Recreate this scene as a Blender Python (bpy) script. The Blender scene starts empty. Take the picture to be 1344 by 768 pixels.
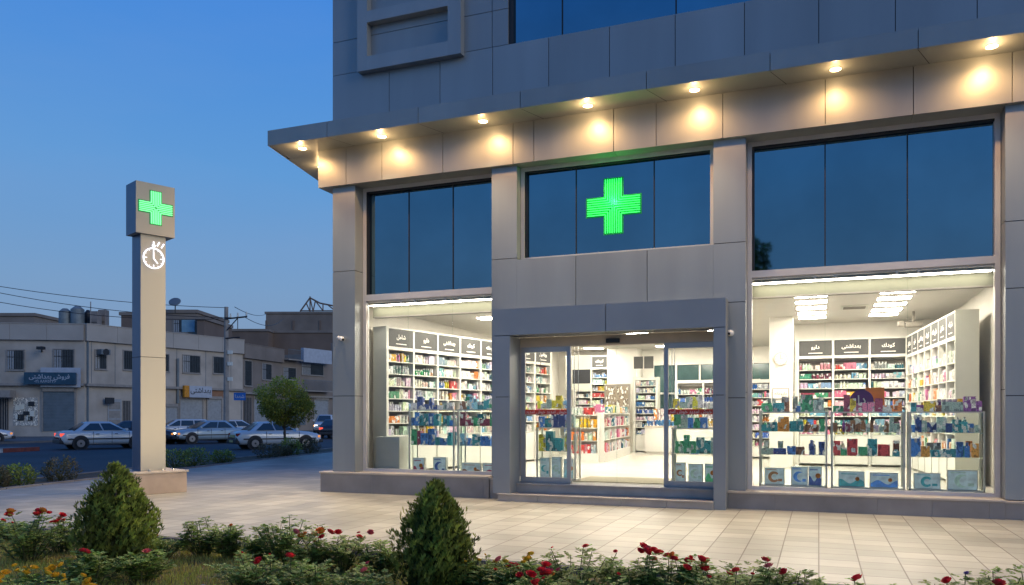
import bpy, bmesh, math, random
from mathutils import Vector, Matrix
R = random.Random(7)
sc = bpy.context.scene
COL = sc.collection
PI = math.pi
# ------------------------------------------------------------------ helpers
FPX, YAW, HOR, CAMZ = 1038.0, math.radians(21.2), 545.0, 1.6
CY, SY = math.cos(YAW), math.sin(YAW)
def at(u, s):
    """ground position at bearing u and forward distance s of the survey station"""
    t = (u - 672) / FPX
    return (s * (-SY + CY * t), s * (CY + t * SY))
def hz(v, s):
    return CAMZ + (HOR - v) / FPX * s

def lin(c):
    return tuple(((x / 255.0) / 12.92 if x / 255.0 <= 0.04045 else ((x / 255.0 + 0.055) / 1.055) ** 2.4) for x in c)

class MB:
    def __init__(self):
        self.v = []; self.f = []; self.c = []; self.m = []; self.cc = None; self.mi = 0; self.sm = []
        self.smooth = False
    def add(self, vs, fs):
        n = len(self.v)
        self.v += [tuple(p) for p in vs]
        for f in fs:
            self.f.append(tuple(n + i for i in f)); self.c.append(self.cc); self.m.append(self.mi); self.sm.append(self.smooth)
        return self
    def box(self, x0, x1, y0, y1, z0, z1, M=None):
        vs = [Vector((x, y, z)) for z in (z0, z1) for y in (y0, y1) for x in (x0, x1)]
        if M: vs = [M @ p for p in vs]
        return self.add(vs, [(0, 2, 3, 1), (4, 5, 7, 6), (0, 1, 5, 4), (2, 6, 7, 3), (0, 4, 6, 2), (1, 3, 7, 5)])
    def bbox(self, x0, x1, y0, y1, z0, z1, b=0.01, M=None):
        """box with chamfered edges"""
        bm = bmesh.new(); bmesh.ops.create_cube(bm, size=1)
        for p in bm.verts:
            p.co = Vector((x0 + (x1 - x0) * (p.co.x + .5), y0 + (y1 - y0) * (p.co.y + .5), z0 + (z1 - z0) * (p.co.z + .5)))
        bmesh.ops.bevel(bm, geom=bm.edges[:], offset=b, segments=2, affect='EDGES', profile=.6)
        return self.addbm(bm, M)
    def addbm(self, bm, M=None):
        bm.verts.index_update()
        vs = [(M @ p.co if M else p.co.copy()) for p in bm.verts]
        fs = [tuple(q.index for q in f.verts) for f in bm.faces]
        bm.free()
        return self.add(vs, fs)
    def tube(self, pts, r, n=8, cap=True):
        if not isinstance(r, (list, tuple)): r = [r] * len(pts)
        pts = [Vector(p) for p in pts]; rings = []
        ref = None
        for i, p in enumerate(pts):
            d = (pts[min(i + 1, len(pts) - 1)] - pts[max(i - 1, 0)]).normalized()
            if ref is None:
                ref = Vector((0, 0, 1)) if abs(d.z) < .9 else Vector((1, 0, 0))
            a = d.cross(ref).normalized(); b = d.cross(a).normalized(); ref = a.cross(d).normalized() * 1.0
            ref = ref if ref.length > 0 else b
            rings.append([p + (a * math.cos(2 * PI * k / n) + b * math.sin(2 * PI * k / n)) * r[i] for k in range(n)])
        vs = [q for ring in rings for q in ring]; fs = []
        for i in range(len(pts) - 1):
            for k in range(n):
                k2 = (k + 1) % n
                fs.append((i * n + k, i * n + k2, (i + 1) * n + k2, (i + 1) * n + k))
        if cap:
            fs.append(tuple(range(n - 1, -1, -1))); fs.append(tuple((len(pts) - 1) * n + k for k in range(n)))
        return self.add(vs, fs)
    def cyl(self, cx, cy, z0, z1, r, r2=None, n=16, M=None):
        r2 = r if r2 is None else r2
        vs = [Vector((cx + r * math.cos(2 * PI * k / n), cy + r * math.sin(2 * PI * k / n), z0)) for k in range(n)]
        vs += [Vector((cx + r2 * math.cos(2 * PI * k / n), cy + r2 * math.sin(2 * PI * k / n), z1)) for k in range(n)]
        if M: vs = [M @ p for p in vs]
        return self.add(vs, [tuple(range(n - 1, -1, -1)), tuple(range(n, 2 * n))] + [(k, (k + 1) % n, n + (k + 1) % n, n + k) for k in range(n)])
    def prism(self, poly, z0, z1):
        n = len(poly)
        vs = [(x, y, z0) for x, y in poly] + [(x, y, z1) for x, y in poly]
        return self.add(vs, [tuple(range(n - 1, -1, -1)), tuple(range(n, 2 * n))] + [(k, (k + 1) % n, n + (k + 1) % n, n + k) for k in range(n)])
    def ellipsoid(self, c, r, n=12, m=8, M=None):
        vs = []; fs = []
        for j in range(m + 1):
            a = PI * j / m
            for k in range(n):
                p = Vector((c[0] + r[0] * math.sin(a) * math.cos(2 * PI * k / n), c[1] + r[1] * math.sin(a) * math.sin(2 * PI * k / n), c[2] + r[2] * math.cos(a)))
                vs.append(M @ p if M else p)
        for j in range(m):
            for k in range(n):
                fs.append((j * n + k, (j + 1) * n + k, (j + 1) * n + (k + 1) % n, j * n + (k + 1) % n))
        return self.add(vs, fs)
    def quad(self, a, b, c, d):
        return self.add([a, b, c, d], [(0, 1, 2, 3)])
    def build(self, name, mat, parent=None, smooth=False):
        me = bpy.data.meshes.new(name)
        me.from_pydata(self.v, [], self.f)
        mats = mat if isinstance(mat, (list, tuple)) else [mat]
        for m in mats: me.materials.append(m)
        if len(mats) > 1:
            me.polygons.foreach_set('material_index', self.m)
        if any(c is not None for c in self.c):
            ca = me.color_attributes.new('Col', 'FLOAT_COLOR', 'CORNER')
            data = []
            for p, c in zip(me.polygons, self.c):
                c = c or (.5, .5, .5)
                for _ in range(p.loop_total): data += [c[0], c[1], c[2], 1.0]
            ca.data.foreach_set('color', data)
        if smooth or any(self.sm):
            me.polygons.foreach_set('use_smooth', [True] * len(me.polygons) if smooth else self.sm)
        me.update()
        o = bpy.data.objects.new(name, me); COL.objects.link(o)
        if parent: o.parent = parent
        return o

def tag(o, label=None, cat=None, group=None, kind=None):
    if label: o['label'] = label
    if cat: o['category'] = cat
    if group: o['group'] = group
    if kind: o['kind'] = kind
    return o
def empty(name, loc=(0, 0, 0), rz=0, label=None, cat=None, group=None):
    o = bpy.data.objects.new(name, None); COL.objects.link(o)
    o.location = loc; o.rotation_euler = (0, 0, rz); o.empty_display_size = .2
    return tag(o, label, cat, group)
def copy_tree(o, parent=None):
    c = o.copy(); COL.objects.link(c); c.parent = parent
    for ch in [x for x in COL.objects if x.parent == o]: copy_tree(ch, c)
    return c

# ------------------------------------------------------------------ materials
def nodes(name):
    m = bpy.data.materials.new(name); m.use_nodes = True
    nt = m.node_tree; b = nt.nodes['Principled BSDF']
    return m, nt, b
def N(nt, t, **kw):
    n = nt.nodes.new(t)
    for k, v in kw.items(): setattr(n, k, v)
    return n
def mat(name, col, rough=.6, metal=0.0, var=.12, scale=3.0, bump=0.0, bscale=60, spec=.5, coat=0, streak=False, dirt=0.0, island=0.0, glow=0.0, warp=0.0):
    """principled with procedural colour and roughness variation"""
    m, nt, b = nodes(name)
    tc = N(nt, 'ShaderNodeTexCoord'); nz = N(nt, 'ShaderNodeTexNoise')
    nz.inputs['Scale'].default_value = scale; nz.inputs['Detail'].default_value = 6
    src = tc.outputs['Object']
    if streak:
        mp = N(nt, 'ShaderNodeMapping'); mp.inputs['Scale'].default_value = (1, 1, .12)
        nt.links.new(src, mp.inputs[0]); src = mp.outputs[0]
    nt.links.new(src, nz.inputs['Vector'])
    rp = N(nt, 'ShaderNodeMapRange'); rp.inputs[1].default_value = .3; rp.inputs[2].default_value = .7
    rp.inputs[3].default_value = 1 - var; rp.inputs[4].default_value = 1 + var
    nt.links.new(nz.outputs['Fac'], rp.inputs[0])
    mx = N(nt, 'ShaderNodeMix', data_type='RGBA', blend_type='MULTIPLY'); mx.inputs[0].default_value = 1
    mx.inputs[6].default_value = (*col, 1)
    nt.links.new(rp.outputs[0], mx.inputs[7])
    out = mx.outputs[2]
    if dirt:
        n2 = N(nt, 'ShaderNodeTexNoise'); n2.inputs['Scale'].default_value = scale * .35; n2.inputs['Detail'].default_value = 8
        nt.links.new(src, n2.inputs['Vector'])
        r2 = N(nt, 'ShaderNodeMapRange'); r2.inputs[1].default_value = .48; r2.inputs[2].default_value = .68; r2.inputs[3].default_value = 0; r2.inputs[4].default_value = dirt
        nt.links.new(n2.outputs['Fac'], r2.inputs[0])
        m2 = N(nt, 'ShaderNodeMix', data_type='RGBA'); nt.links.new(r2.outputs[0], m2.inputs[0]); nt.links.new(out, m2.inputs[6])
        m2.inputs[7].default_value = (col[0] * .4, col[1] * .38, col[2] * .35, 1); out = m2.outputs[2]
    if island:
        ge = N(nt, 'ShaderNodeNewGeometry'); ri = N(nt, 'ShaderNodeMapRange'); ri.inputs[3].default_value = 1 - island; ri.inputs[4].default_value = 1 + island
        nt.links.new(ge.outputs['Random Per Island'], ri.inputs[0])
        m3 = N(nt, 'ShaderNodeMix', data_type='RGBA', blend_type='MULTIPLY'); m3.inputs[0].default_value = 1
        nt.links.new(out, m3.inputs[6]); nt.links.new(ri.outputs[0], m3.inputs[7]); out = m3.outputs[2]
    if glow:
        nt.links.new(out, b.inputs['Emission Color']); b.inputs['Emission Strength'].default_value = glow
    if warp:
        nw = N(nt, 'ShaderNodeTexNoise'); nw.inputs['Scale'].default_value = 1.1; nw.inputs['Detail'].default_value = 1; nt.links.new(tc.outputs['Object'], nw.inputs['Vector'])
        bw = N(nt, 'ShaderNodeBump'); bw.inputs['Strength'].default_value = warp; bw.inputs['Distance'].default_value = .05
        nt.links.new(nw.outputs['Fac'], bw.inputs['Height']); nt.links.new(bw.outputs[0], b.inputs['Normal'])
    nt.links.new(out, b.inputs['Base Color'])
    b.inputs['Roughness'].default_value = rough; b.inputs['Metallic'].default_value = metal
    b.inputs['Specular IOR Level'].default_value = spec
    if coat: b.inputs['Coat Weight'].default_value = coat; b.inputs['Coat Roughness'].default_value = .05
    if bump:
        nb = N(nt, 'ShaderNodeTexNoise'); nb.inputs['Scale'].default_value = bscale; nb.inputs['Detail'].default_value = 4
        nt.links.new(tc.outputs['Object'], nb.inputs['Vector'])
        bp = N(nt, 'ShaderNodeBump'); bp.inputs['Strength'].default_value = bump; bp.inputs['Distance'].default_value = .02
        nt.links.new(nb.outputs['Fac'], bp.inputs['Height']); nt.links.new(bp.outputs[0], b.inputs['Normal'])
    return m
def emit(name, col, st):
    m, nt, b = nodes(name)
    b.inputs['Base Color'].default_value = (*col, 1); b.inputs['Emission Color'].default_value = (*col, 1)
    b.inputs['Emission Strength'].default_value = st
    return m
def glass(name, tint=(.96, .98, .97), ior=1.35, rough=0.0, refl=(1, 1, 1)):
    m, nt, b = nodes(name); nt.nodes.remove(b)
    tr = N(nt, 'ShaderNodeBsdfTransparent'); tr.inputs[0].default_value = (*tint, 1)
    gl = N(nt, 'ShaderNodeBsdfGlossy'); gl.inputs['Roughness'].default_value = rough; gl.inputs[0].default_value = (*refl, 1)
    fr = N(nt, 'ShaderNodeFresnel'); fr.inputs[0].default_value = ior
    mx = N(nt, 'ShaderNodeMixShader')
    nt.links.new(fr.outputs[0], mx.inputs[0]); nt.links.new(tr.outputs[0], mx.inputs[1]); nt.links.new(gl.outputs[0], mx.inputs[2])
    nt.links.new(mx.outputs[0], nt.nodes['Material Output'].inputs[0])
    return m

M = {}
M['clad'] = mat('aluminium_cladding', (.295, .32, .325), .42, .3, .08, 1.6, streak=True, island=.07, dirt=.22, warp=.12)
M['clad_dark'] = mat('joint_backing', (.035, .035, .04), .8)
M['clad_up'] = mat('upper_cladding', (.335, .355, .365), .45, .3, .09, 1.2, streak=True, island=.08, dirt=.2, warp=.12)
M['clad_portal'] = mat('portal_cladding', (.28, .30, .315), .42, .35, .07, .9, island=.05, warp=.1)
M['frame'] = mat('window_frame_white', (.62, .60, .58), .4, .1, .05)
M['frame_dark'] = mat('frame_black', (.015, .015, .018), .5)
M['doorframe'] = mat('door_aluminium', (.42, .42, .43), .35, .6, .05)
M['plinth'] = mat('granite_plinth', (.30, .27, .245), .5, 0, .14, 2.2, dirt=.35, bump=.1)
M['cap'] = mat('stone_cap', (.50, .44, .37), .5, 0, .1, 2.2, dirt=.2)
M['step'] = mat('stone_step', (.40, .36, .32), .5, 0, .12, 3, dirt=.3)
M['cream'] = mat('totem_cream', (.38, .37, .32), .45, .1, .06, .9, streak=True, dirt=.12)
M['totem_side'] = mat('totem_side_blue', (.10, .14, .22), .35, .4, .06)
M['sandstone'] = mat('pedestal_stone', (.48, .37, .28), .6, 0, .15, 2.5, dirt=.25)
M['wall_in'] = mat('shop_wall', (.84, .81, .745), .8, 0, .03)
M['ceil_in'] = mat('shop_ceiling', (.86, .84, .79), .9, 0, .02)
M['floor_in'] = mat('shop_floor', (.80, .77, .70), .18, 0, .04, 1.5)
M['lam'] = mat('white_laminate', (.80, .79, .74), .4, 0, .02)
M['lam_side'] = mat('grey_green_laminate', (.70, .71, .64), .45, 0, .03)
M['slate'] = mat('slate_header', (.055, .055, .052), .6, 0, .1)
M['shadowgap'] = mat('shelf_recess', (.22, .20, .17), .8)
M['txt'] = emit('sign_white', (.9, .88, .82), .35)
M['panel'] = emit('ceiling_panel_glow', (1, .91, .78), 96.0)
M['panel_soft'] = emit('ceiling_panel_soft', (1, .91, .78), 46.0)
M['lens'] = emit('downlight_lens', (1, .66, .34), 14.0)
M['strip'] = emit('display_fill_glow', (1, .92, .80), 24.0)
M['green'] = emit('neon_green', (.04, 1.0, .13), 1.7)
M['greenpale'] = emit('led_green_pale', (.2, 1.0, .36), 1.2)
M['greenback'] = emit('green_halo', (.005, .20, .06), .35)
M['whiteled'] = emit('white_led', (.92, .90, 1.0), 1.5)
M['glass'] = glass('shop_glass', (.97, .975, .955), 1.35)
M['glass_edge'] = glass('shelf_glass', (.95, .975, .965), 1.04)
M['chrome'] = mat('steel', (.55, .56, .56), .25, .9, .03)
M['white'] = mat('white_plastic', (.75, .75, .73), .35, 0, .03)
M['black'] = mat('black_plastic', (.012, .012, .014), .3)
M['red'] = mat('red_vinyl', (.62, .05, .03), .5)
M['redtxt'] = mat('vinyl_white', (.75, .62, .58), .5)
M['matting'] = mat('door_mat', (.22, .20, .14), .95, 0, .2, 40)
def dark_glass():
    m, nt, b = nodes('tinted_reflective_glass')
    tc = N(nt, 'ShaderNodeTexCoord'); nz = N(nt, 'ShaderNodeTexNoise'); nz.inputs['Scale'].default_value = .35; nz.inputs['Detail'].default_value = 1
    nt.links.new(tc.outputs['Object'], nz.inputs['Vector'])
    bp = N(nt, 'ShaderNodeBump'); bp.inputs['Strength'].default_value = .22; bp.inputs['Distance'].default_value = .05
    nt.links.new(nz.outputs['Fac'], bp.inputs['Height']); nt.links.new(bp.outputs[0], b.inputs['Normal'])
    ge = N(nt, 'ShaderNodeNewGeometry'); ri = N(nt, 'ShaderNodeMapRange'); ri.inputs[3].default_value = .88; ri.inputs[4].default_value = 1.1; nt.links.new(ge.outputs['Random Per Island'], ri.inputs[0])
    n4 = N(nt, 'ShaderNodeTexNoise'); n4.inputs['Scale'].default_value = .9; n4.inputs['Detail'].default_value = 5; nt.links.new(tc.outputs['Object'], n4.inputs['Vector'])
    r4 = N(nt, 'ShaderNodeMapRange'); r4.inputs[1].default_value = .35; r4.inputs[2].default_value = .7; r4.inputs[3].default_value = .93; r4.inputs[4].default_value = 1.08; nt.links.new(n4.outputs['Fac'], r4.inputs[0])
    mm = N(nt, 'ShaderNodeMath', operation='MULTIPLY'); nt.links.new(ri.outputs[0], mm.inputs[0]); nt.links.new(r4.outputs[0], mm.inputs[1])
    m3 = N(nt, 'ShaderNodeMix', data_type='RGBA', blend_type='MULTIPLY'); m3.inputs[0].default_value = 1; m3.inputs[6].default_value = (.155, .25, .30, 1); nt.links.new(mm.outputs[0], m3.inputs[7]); nt.links.new(m3.outputs[2], b.inputs['Base Color'])
    b.inputs['Metallic'].default_value = 1; b.inputs['Roughness'].default_value = .03
    return m
M['darkglass'] = dark_glass()

def paving():
    m, nt, b = nodes('plaza_paving')
    tc = N(nt, 'ShaderNodeTexCoord'); br = N(nt, 'ShaderNodeTexBrick'); br.offset = 0.0; br.squash = 1
    br.inputs['Scale'].default_value = 1; br.inputs['Brick Width'].default_value = .41; br.inputs['Row Height'].default_value = .41
    br.inputs['Mortar Size'].default_value = .008; br.inputs['Mortar Smooth'].default_value = .3; br.inputs['Bias'].default_value = 0
    br.inputs['Color1'].default_value = (.45, .435, .37, 1); br.inputs['Color2'].default_value = (.325, .315, .265, 1); br.inputs['Mortar'].default_value = (.15, .12, .095, 1)
    nt.links.new(tc.outputs['Object'], br.inputs['Vector'])
    nz = N(nt, 'ShaderNodeTexNoise'); nz.inputs['Scale'].default_value = .55; nz.inputs['Detail'].default_value = 9; nz.inputs['Roughness'].default_value = .65
    nt.links.new(tc.outputs['Object'], nz.inputs['Vector'])
    rp = N(nt, 'ShaderNodeMapRange'); rp.inputs[1].default_value = .3; rp.inputs[2].default_value = .7; rp.inputs[3].default_value = .70; rp.inputs[4].default_value = 1.14
    nt.links.new(nz.outputs['Fac'], rp.inputs[0])
    mp = N(nt, 'ShaderNodeMapping'); mp.inputs['Scale'].default_value = (1.2, 9, 1); nt.links.new(tc.outputs['Object'], mp.inputs[0])
    n2 = N(nt, 'ShaderNodeTexNoise'); n2.inputs['Scale'].default_value = 1.3; n2.inputs['Detail'].default_value = 5; nt.links.new(mp.outputs[0], n2.inputs['Vector'])
    r2 = N(nt, 'ShaderNodeMapRange'); r2.inputs[1].default_value = .35; r2.inputs[2].default_value = .65; r2.inputs[3].default_value = .96; r2.inputs[4].default_value = 1.03
    nt.links.new(n2.outputs['Fac'], r2.inputs[0])
    mm = N(nt, 'ShaderNodeMath', operation='MULTIPLY'); nt.links.new(rp.outputs[0], mm.inputs[0]); nt.links.new(r2.outputs[0], mm.inputs[1])
    mx = N(nt, 'ShaderNodeMix', data_type='RGBA', blend_type='MULTIPLY'); mx.inputs[0].default_value = 1
    nt.links.new(br.outputs['Color'], mx.inputs[6]); nt.links.new(mm.outputs[0], mx.inputs[7]); nt.links.new(mx.outputs[2], b.inputs['Base Color'])
    rr = N(nt, 'ShaderNodeMapRange'); rr.inputs[3].default_value = .3; rr.inputs[4].default_value = .6
    nt.links.new(nz.outputs['Fac'], rr.inputs[0]); nt.links.new(rr.outputs[0], b.inputs['Roughness'])
    bp = N(nt, 'ShaderNodeBump'); bp.inputs['Strength'].default_value = .35; bp.inputs['Distance'].default_value = .004; bp.invert = True
    nt.links.new(br.outputs['Fac'], bp.inputs['Height']); nt.links.new(bp.outputs[0], b.inputs['Normal'])
    return m
M['paving'] = paving()
M['asphalt'] = mat('asphalt', (.052, .055, .062), .75, 0, .25, .4, bump=.3, bscale=80, dirt=.3)
M['ground'] = mat('dusty_ground', (.10, .095, .09), .9, 0, .2, .2)
M['sidewalk'] = mat('far_sidewalk', (.17, .16, .15), .85, 0, .2, .8, dirt=.3)
M['soil'] = mat('soil', (.10, .082, .05), .95, 0, .4, 4, bump=.8, bscale=25)
M['kerb'] = mat('kerb_stone', (.26, .25, .24), .8, 0, .2, 3, dirt=.3)
M['kerb_red'] = mat('kerb_red_paint', (.30, .07, .045), .7, 0, .25, 4)
M['kerb_white'] = mat('kerb_white_paint', (.55, .53, .50), .7, 0, .2, 4)
def leafmat(name, a, b_, sub=.15, rough=.55):
    m, nt, b = nodes(name)
    tc = N(nt, 'ShaderNodeTexCoord'); nz = N(nt, 'ShaderNodeTexNoise'); nz.inputs['Scale'].default_value = 5; nz.inputs['Detail'].default_value = 3
    at_ = N(nt, 'ShaderNodeAttribute'); at_.attribute_name = 'Col'
    nt.links.new(tc.outputs['Object'], nz.inputs['Vector'])
    mx = N(nt, 'ShaderNodeMix', data_type='RGBA'); mx.inputs[6].default_value = (*a, 1); mx.inputs[7].default_value = (*b_, 1)
    rp = N(nt, 'ShaderNodeMapRange'); rp.inputs[1].default_value = .35; rp.inputs[2].default_value = .65
    nt.links.new(nz.outputs['Fac'], rp.inputs[0]); nt.links.new(rp.outputs[0], mx.inputs[0])
    m2 = N(nt, 'ShaderNodeMix', data_type='RGBA', blend_type='MULTIPLY'); m2.inputs[0].default_value = 1
    nt.links.new(mx.outputs[2], m2.inputs[6]); nt.links.new(at_.outputs['Color'], m2.inputs[7])
    nt.links.new(m2.outputs[2], b.inputs['Base Color']); b.inputs['Roughness'].default_value = rough
    tl = N(nt, 'ShaderNodeBsdfTranslucent'); nt.links.new(m2.outputs[2], tl.inputs[0])
    ms = N(nt, 'ShaderNodeMixShader'); ms.inputs[0].default_value = sub
    nt.links.new(b.outputs[0], ms.inputs[1]); nt.links.new(tl.outputs[0], ms.inputs[2])
    nt.links.new(ms.outputs[0], nt.nodes['Material Output'].inputs[0])
    return m
M['thuja'] = leafmat('thuja_foliage', (.31, .40, .08), (.14, .21, .05), .25)
M['rose_leaf'] = leafmat('rose_leaves', (.27, .43, .10), (.15, .27, .065), .3)
M['tree_leaf'] = leafmat('tree_leaves', (.66, .62, .10), (.38, .42, .08), .4)
M['shrub_leaf'] = leafmat('shrub_leaves', (.36, .46, .10), (.18, .28, .07), .3)
M['shrub_dry'] = leafmat('dry_shrub_leaves', (.20, .18, .11), (.14, .15, .08), .2)
M['grass'] = leafmat('lawn_grass', (.30, .42, .11), (.32, .34, .13), .25)
M['bark'] = mat('bark', (.14, .10, .07), .9, 0, .3, 12, bump=.5)
M['stem'] = mat('green_stem', (.09, .10, .04), .8)
M['petal_red'] = mat('red_petals', (.72, .02, .03), .6, 0, .3, 30)
M['petal_yellow'] = mat('yellow_petals', (.75, .42, .02), .6, 0, .2, 30)
M['petal_orange'] = mat('orange_petals', (.75, .22, .03), .6, 0, .2, 30)
M['petal_pink'] = mat('pink_petals', (.6, .10, .12), .6, 0, .2, 30)
M['petal_white'] = mat('white_petals', (.65, .62, .60), .6, 0, .1, 30)
M['petal_violet'] = mat('violet_petals', (.16, .10, .32), .6, 0, .1, 30)

def package_mat(name, objcolor=True):
    m, nt, b = nodes(name)
    tc = N(nt, 'ShaderNodeTexCoord'); oi = N(nt, 'ShaderNodeObjectInfo')
    if objcolor:
        base = oi.outputs['Color']
        cmb = N(nt, 'ShaderNodeVectorMath', operation='ADD'); nt.links.new(tc.outputs['Object'], cmb.inputs[0]); 
        sc_ = N(nt, 'ShaderNodeMath', operation='MULTIPLY'); sc_.inputs[1].default_value = 37; nt.links.new(oi.outputs['Random'], sc_.inputs[0])
        nt.links.new(sc_.outputs[0], cmb.inputs[1]); vec = cmb.outputs[0]
    else:
        a = N(nt, 'ShaderNodeAttribute'); a.attribute_name = 'Col'; base = a.outputs['Color']; vec = tc.outputs['Object']
    # blocky print: chebychev voronoi cells choose between paper white, dark and the base colour
    mp = N(nt, 'ShaderNodeMapping'); mp.inputs['Scale'].default_value = (19, 19, 13); nt.links.new(vec, mp.inputs[0])
    vo = N(nt, 'ShaderNodeTexVoronoi'); vo.distance = 'CHEBYCHEV'; vo.inputs['Scale'].default_value = 1; nt.links.new(mp.outputs[0], vo.inputs['Vector'])
    sep = N(nt, 'ShaderNodeSeparateColor'); nt.links.new(vo.outputs['Color'], sep.inputs[0])
    cr = N(nt, 'ShaderNodeValToRGB'); cr.color_ramp.interpolation = 'CONSTANT'
    e = cr.color_ramp.elements; e[0].position = 0; e[0].color = (.9, .9, .88, 1); e[1].position = .2; e[1].color = (0, 0, 0, 0)
    nt.links.new(sep.outputs[0], cr.inputs[0])
    mx = N(nt, 'ShaderNodeMix', data_type='RGBA'); nt.links.new(cr.outputs['Alpha'], mx.inputs[0]); mx.inputs[6].default_value = (0, 0, 0, 1)
    nt.links.new(base, mx.inputs[6]); mx.inputs[7].default_value = (.78, .78, .74, 1)
    g = N(nt, 'ShaderNodeMath', operation='LESS_THAN'); g.inputs[1].default_value = .2; nt.links.new(sep.outputs[1], g.inputs[0])
    g2 = N(nt, 'ShaderNodeMath', operation='MULTIPLY'); g2.inputs[1].default_value = .75; nt.links.new(g.outputs[0], g2.inputs[0])
    m2 = N(nt, 'ShaderNodeMix', data_type='RGBA', blend_type='MULTIPLY'); nt.links.new(g2.outputs[0], m2.inputs[0]); nt.links.new(mx.outputs[2], m2.inputs[6]); m2.inputs[7].default_value = (.35, .33, .38, 1)
    # fine lettering
    mp2 = N(nt, 'ShaderNodeMapping'); mp2.inputs['Scale'].default_value = (70, 70, 60); nt.links.new(vec, mp2.inputs[0])
    n2 = N(nt, 'ShaderNodeTexNoise'); n2.inputs['Scale'].default_value = 1; n2.inputs['Detail'].default_value = 1; nt.links.new(mp2.outputs[0], n2.inputs['Vector'])
    r2 = N(nt, 'ShaderNodeMapRange'); r2.inputs[1].default_value = .52; r2.inputs[2].default_value = .6; r2.inputs[3].default_value = 0; r2.inputs[4].default_value = .6
    nt.links.new(n2.outputs['Fac'], r2.inputs[0])
    m3 = N(nt, 'ShaderNodeMix', data_type='RGBA', blend_type='MULTIPLY'); nt.links.new(r2.outputs[0], m3.inputs[0]); nt.links.new(m2.outputs[2], m3.inputs[6]); m3.inputs[7].default_value = (.3, .3, .32, 1)
    nt.links.new(m3.outputs[2], b.inputs['Base Color']); b.inputs['Roughness'].default_value = .4
    nt.links.new(m3.outputs[2], b.inputs['Emission Color']); b.inputs['Emission Strength'].default_value = .24 if objcolor else .12  # weak self-glow put into the print to brighten unlit pack fronts
    return m
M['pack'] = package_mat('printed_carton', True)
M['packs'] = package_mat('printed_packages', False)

# ------------------------------------------------------------------ lettering
AR = {'ا': (0xFE8D, 0xFE8E), 'ب': (0xFE8F, 0xFE90, 0xFE91, 0xFE92), 'ت': (0xFE95, 0xFE96, 0xFE97, 0xFE98), 'خ': (0xFEA5, 0xFEA6, 0xFEA7, 0xFEA8),
      'د': (0xFEA9, 0xFEAA), 'ر': (0xFEAD, 0xFEAE), 'ز': (0xFEAF, 0xFEB0), 'س': (0xFEB1, 0xFEB2, 0xFEB3, 0xFEB4), 'ش': (0xFEB5, 0xFEB6, 0xFEB7, 0xFEB8),
      'ف': (0xFED1, 0xFED2, 0xFED3, 0xFED4), 'ک': (0xFED9, 0xFEDA, 0xFEDB, 0xFEDC), 'ل': (0xFEDD, 0xFEDE, 0xFEDF, 0xFEE0), 'م': (0xFEE1, 0xFEE2, 0xFEE3, 0xFEE4),
      'ن': (0xFEE5, 0xFEE6, 0xFEE7, 0xFEE8), 'ه': (0xFEE9, 0xFEEA, 0xFEEB, 0xFEEC), 'و': (0xFEED, 0xFEEE), 'ی': (0xFBFC, 0xFBFD, 0xFBFE, 0xFBFF), 'ح': (0xFEA1, 0xFEA2, 0xFEA3, 0xFEA4)}
def shape(w):
    out = []
    for i, ch in enumerate(w):
        if ch not in AR: out.append(ch); continue
        f = AR[ch]; prev = i > 0 and w[i - 1] in AR and len(AR[w[i - 1]]) == 4
        nxt = i + 1 < len(w) and w[i + 1] in AR and len(f) == 4
        k = (3 if nxt else 1) if prev else (2 if nxt else 0)
        out.append(chr(f[k]))
    return ''.join(reversed(out))
def lettering(text, size, M4, m, parent, name='lettering', ext=.002, persian=True, align='CENTER'):
    cu = bpy.data.curves.new('tmp', 'FONT'); cu.body = shape(text) if persian else text; cu.size = size; cu.extrude = ext
    cu.align_x = align; cu.align_y = 'CENTER'; cu.resolution_u = 2
    if hasattr(cu, 'offset'): cu.offset = size * .012
    o = bpy.data.objects.new('tmp', cu); COL.objects.link(o)
    dg = bpy.context.evaluated_depsgraph_get(); dg.update()
    me = bpy.data.meshes.new_from_object(o.evaluated_get(dg)); me.name = name
    COL.objects.unlink(o); bpy.data.objects.remove(o)
    me.transform(M4); me.materials.clear(); me.materials.append(m)
    q = bpy.data.objects.new(name, me); COL.objects.link(q); q.parent = parent
    return q
def face_m(x, y, z, ang=0):
    """text plane standing upright; ang=0 faces -Y (towards the camera side)"""
    return Matrix.Translation((x, y, z)) @ Matrix.Rotation(ang, 4, 'Z') @ Matrix.Rotation(PI / 2, 4, 'X')

# ------------------------------------------------------------------ setting
def sheet(name, poly, z, m, kind='structure'):
    o = MB().add([(x, y, z) for x, y in poly], [tuple(range(len(poly)))]).build(name, m)
    return tag(o, kind=kind)
sheet('ground', [(-900, -500), (900, -500), (900, 900), (-900, 900)], -.16, M['ground'])
E0 = (-14.09, 0.0); E1 = (-25.97, 62.0)          # edge of plaza paving, street side
ex = lambda y, off=0: E0[0] + (E1[0] - E0[0]) * (y - E0[1]) / (E1[1] - E0[1]) - off
sheet('road', [(ex(-40, 1.95), -40), (ex(90, 1.95), 90), (-46, 90), (-46, -40)], -.13, M['asphalt'])
b = MB(); b.add([(ex(-40), -40, 0), (14, -40, 0), (14, 90, 0), (ex(90), 90, 0)], [(0, 1, 2, 3)])
tag(b.build('plaza_paving', M['paving']), kind='structure')
b = MB()
for y0 in range(-40, 90, 1):
    b.box(0, .12, 0, .985, -.16, .03, Matrix.Translation((ex(y0, .12), y0, 0)) @ Matrix.Rotation(math.atan2(E1[0] - E0[0], -(E1[1] - E0[1])) + PI, 4, 'Z') @ Matrix.Identity(4))
tag(b.build('kerb', M['kerb']), kind='structure')
b = MB()
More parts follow.
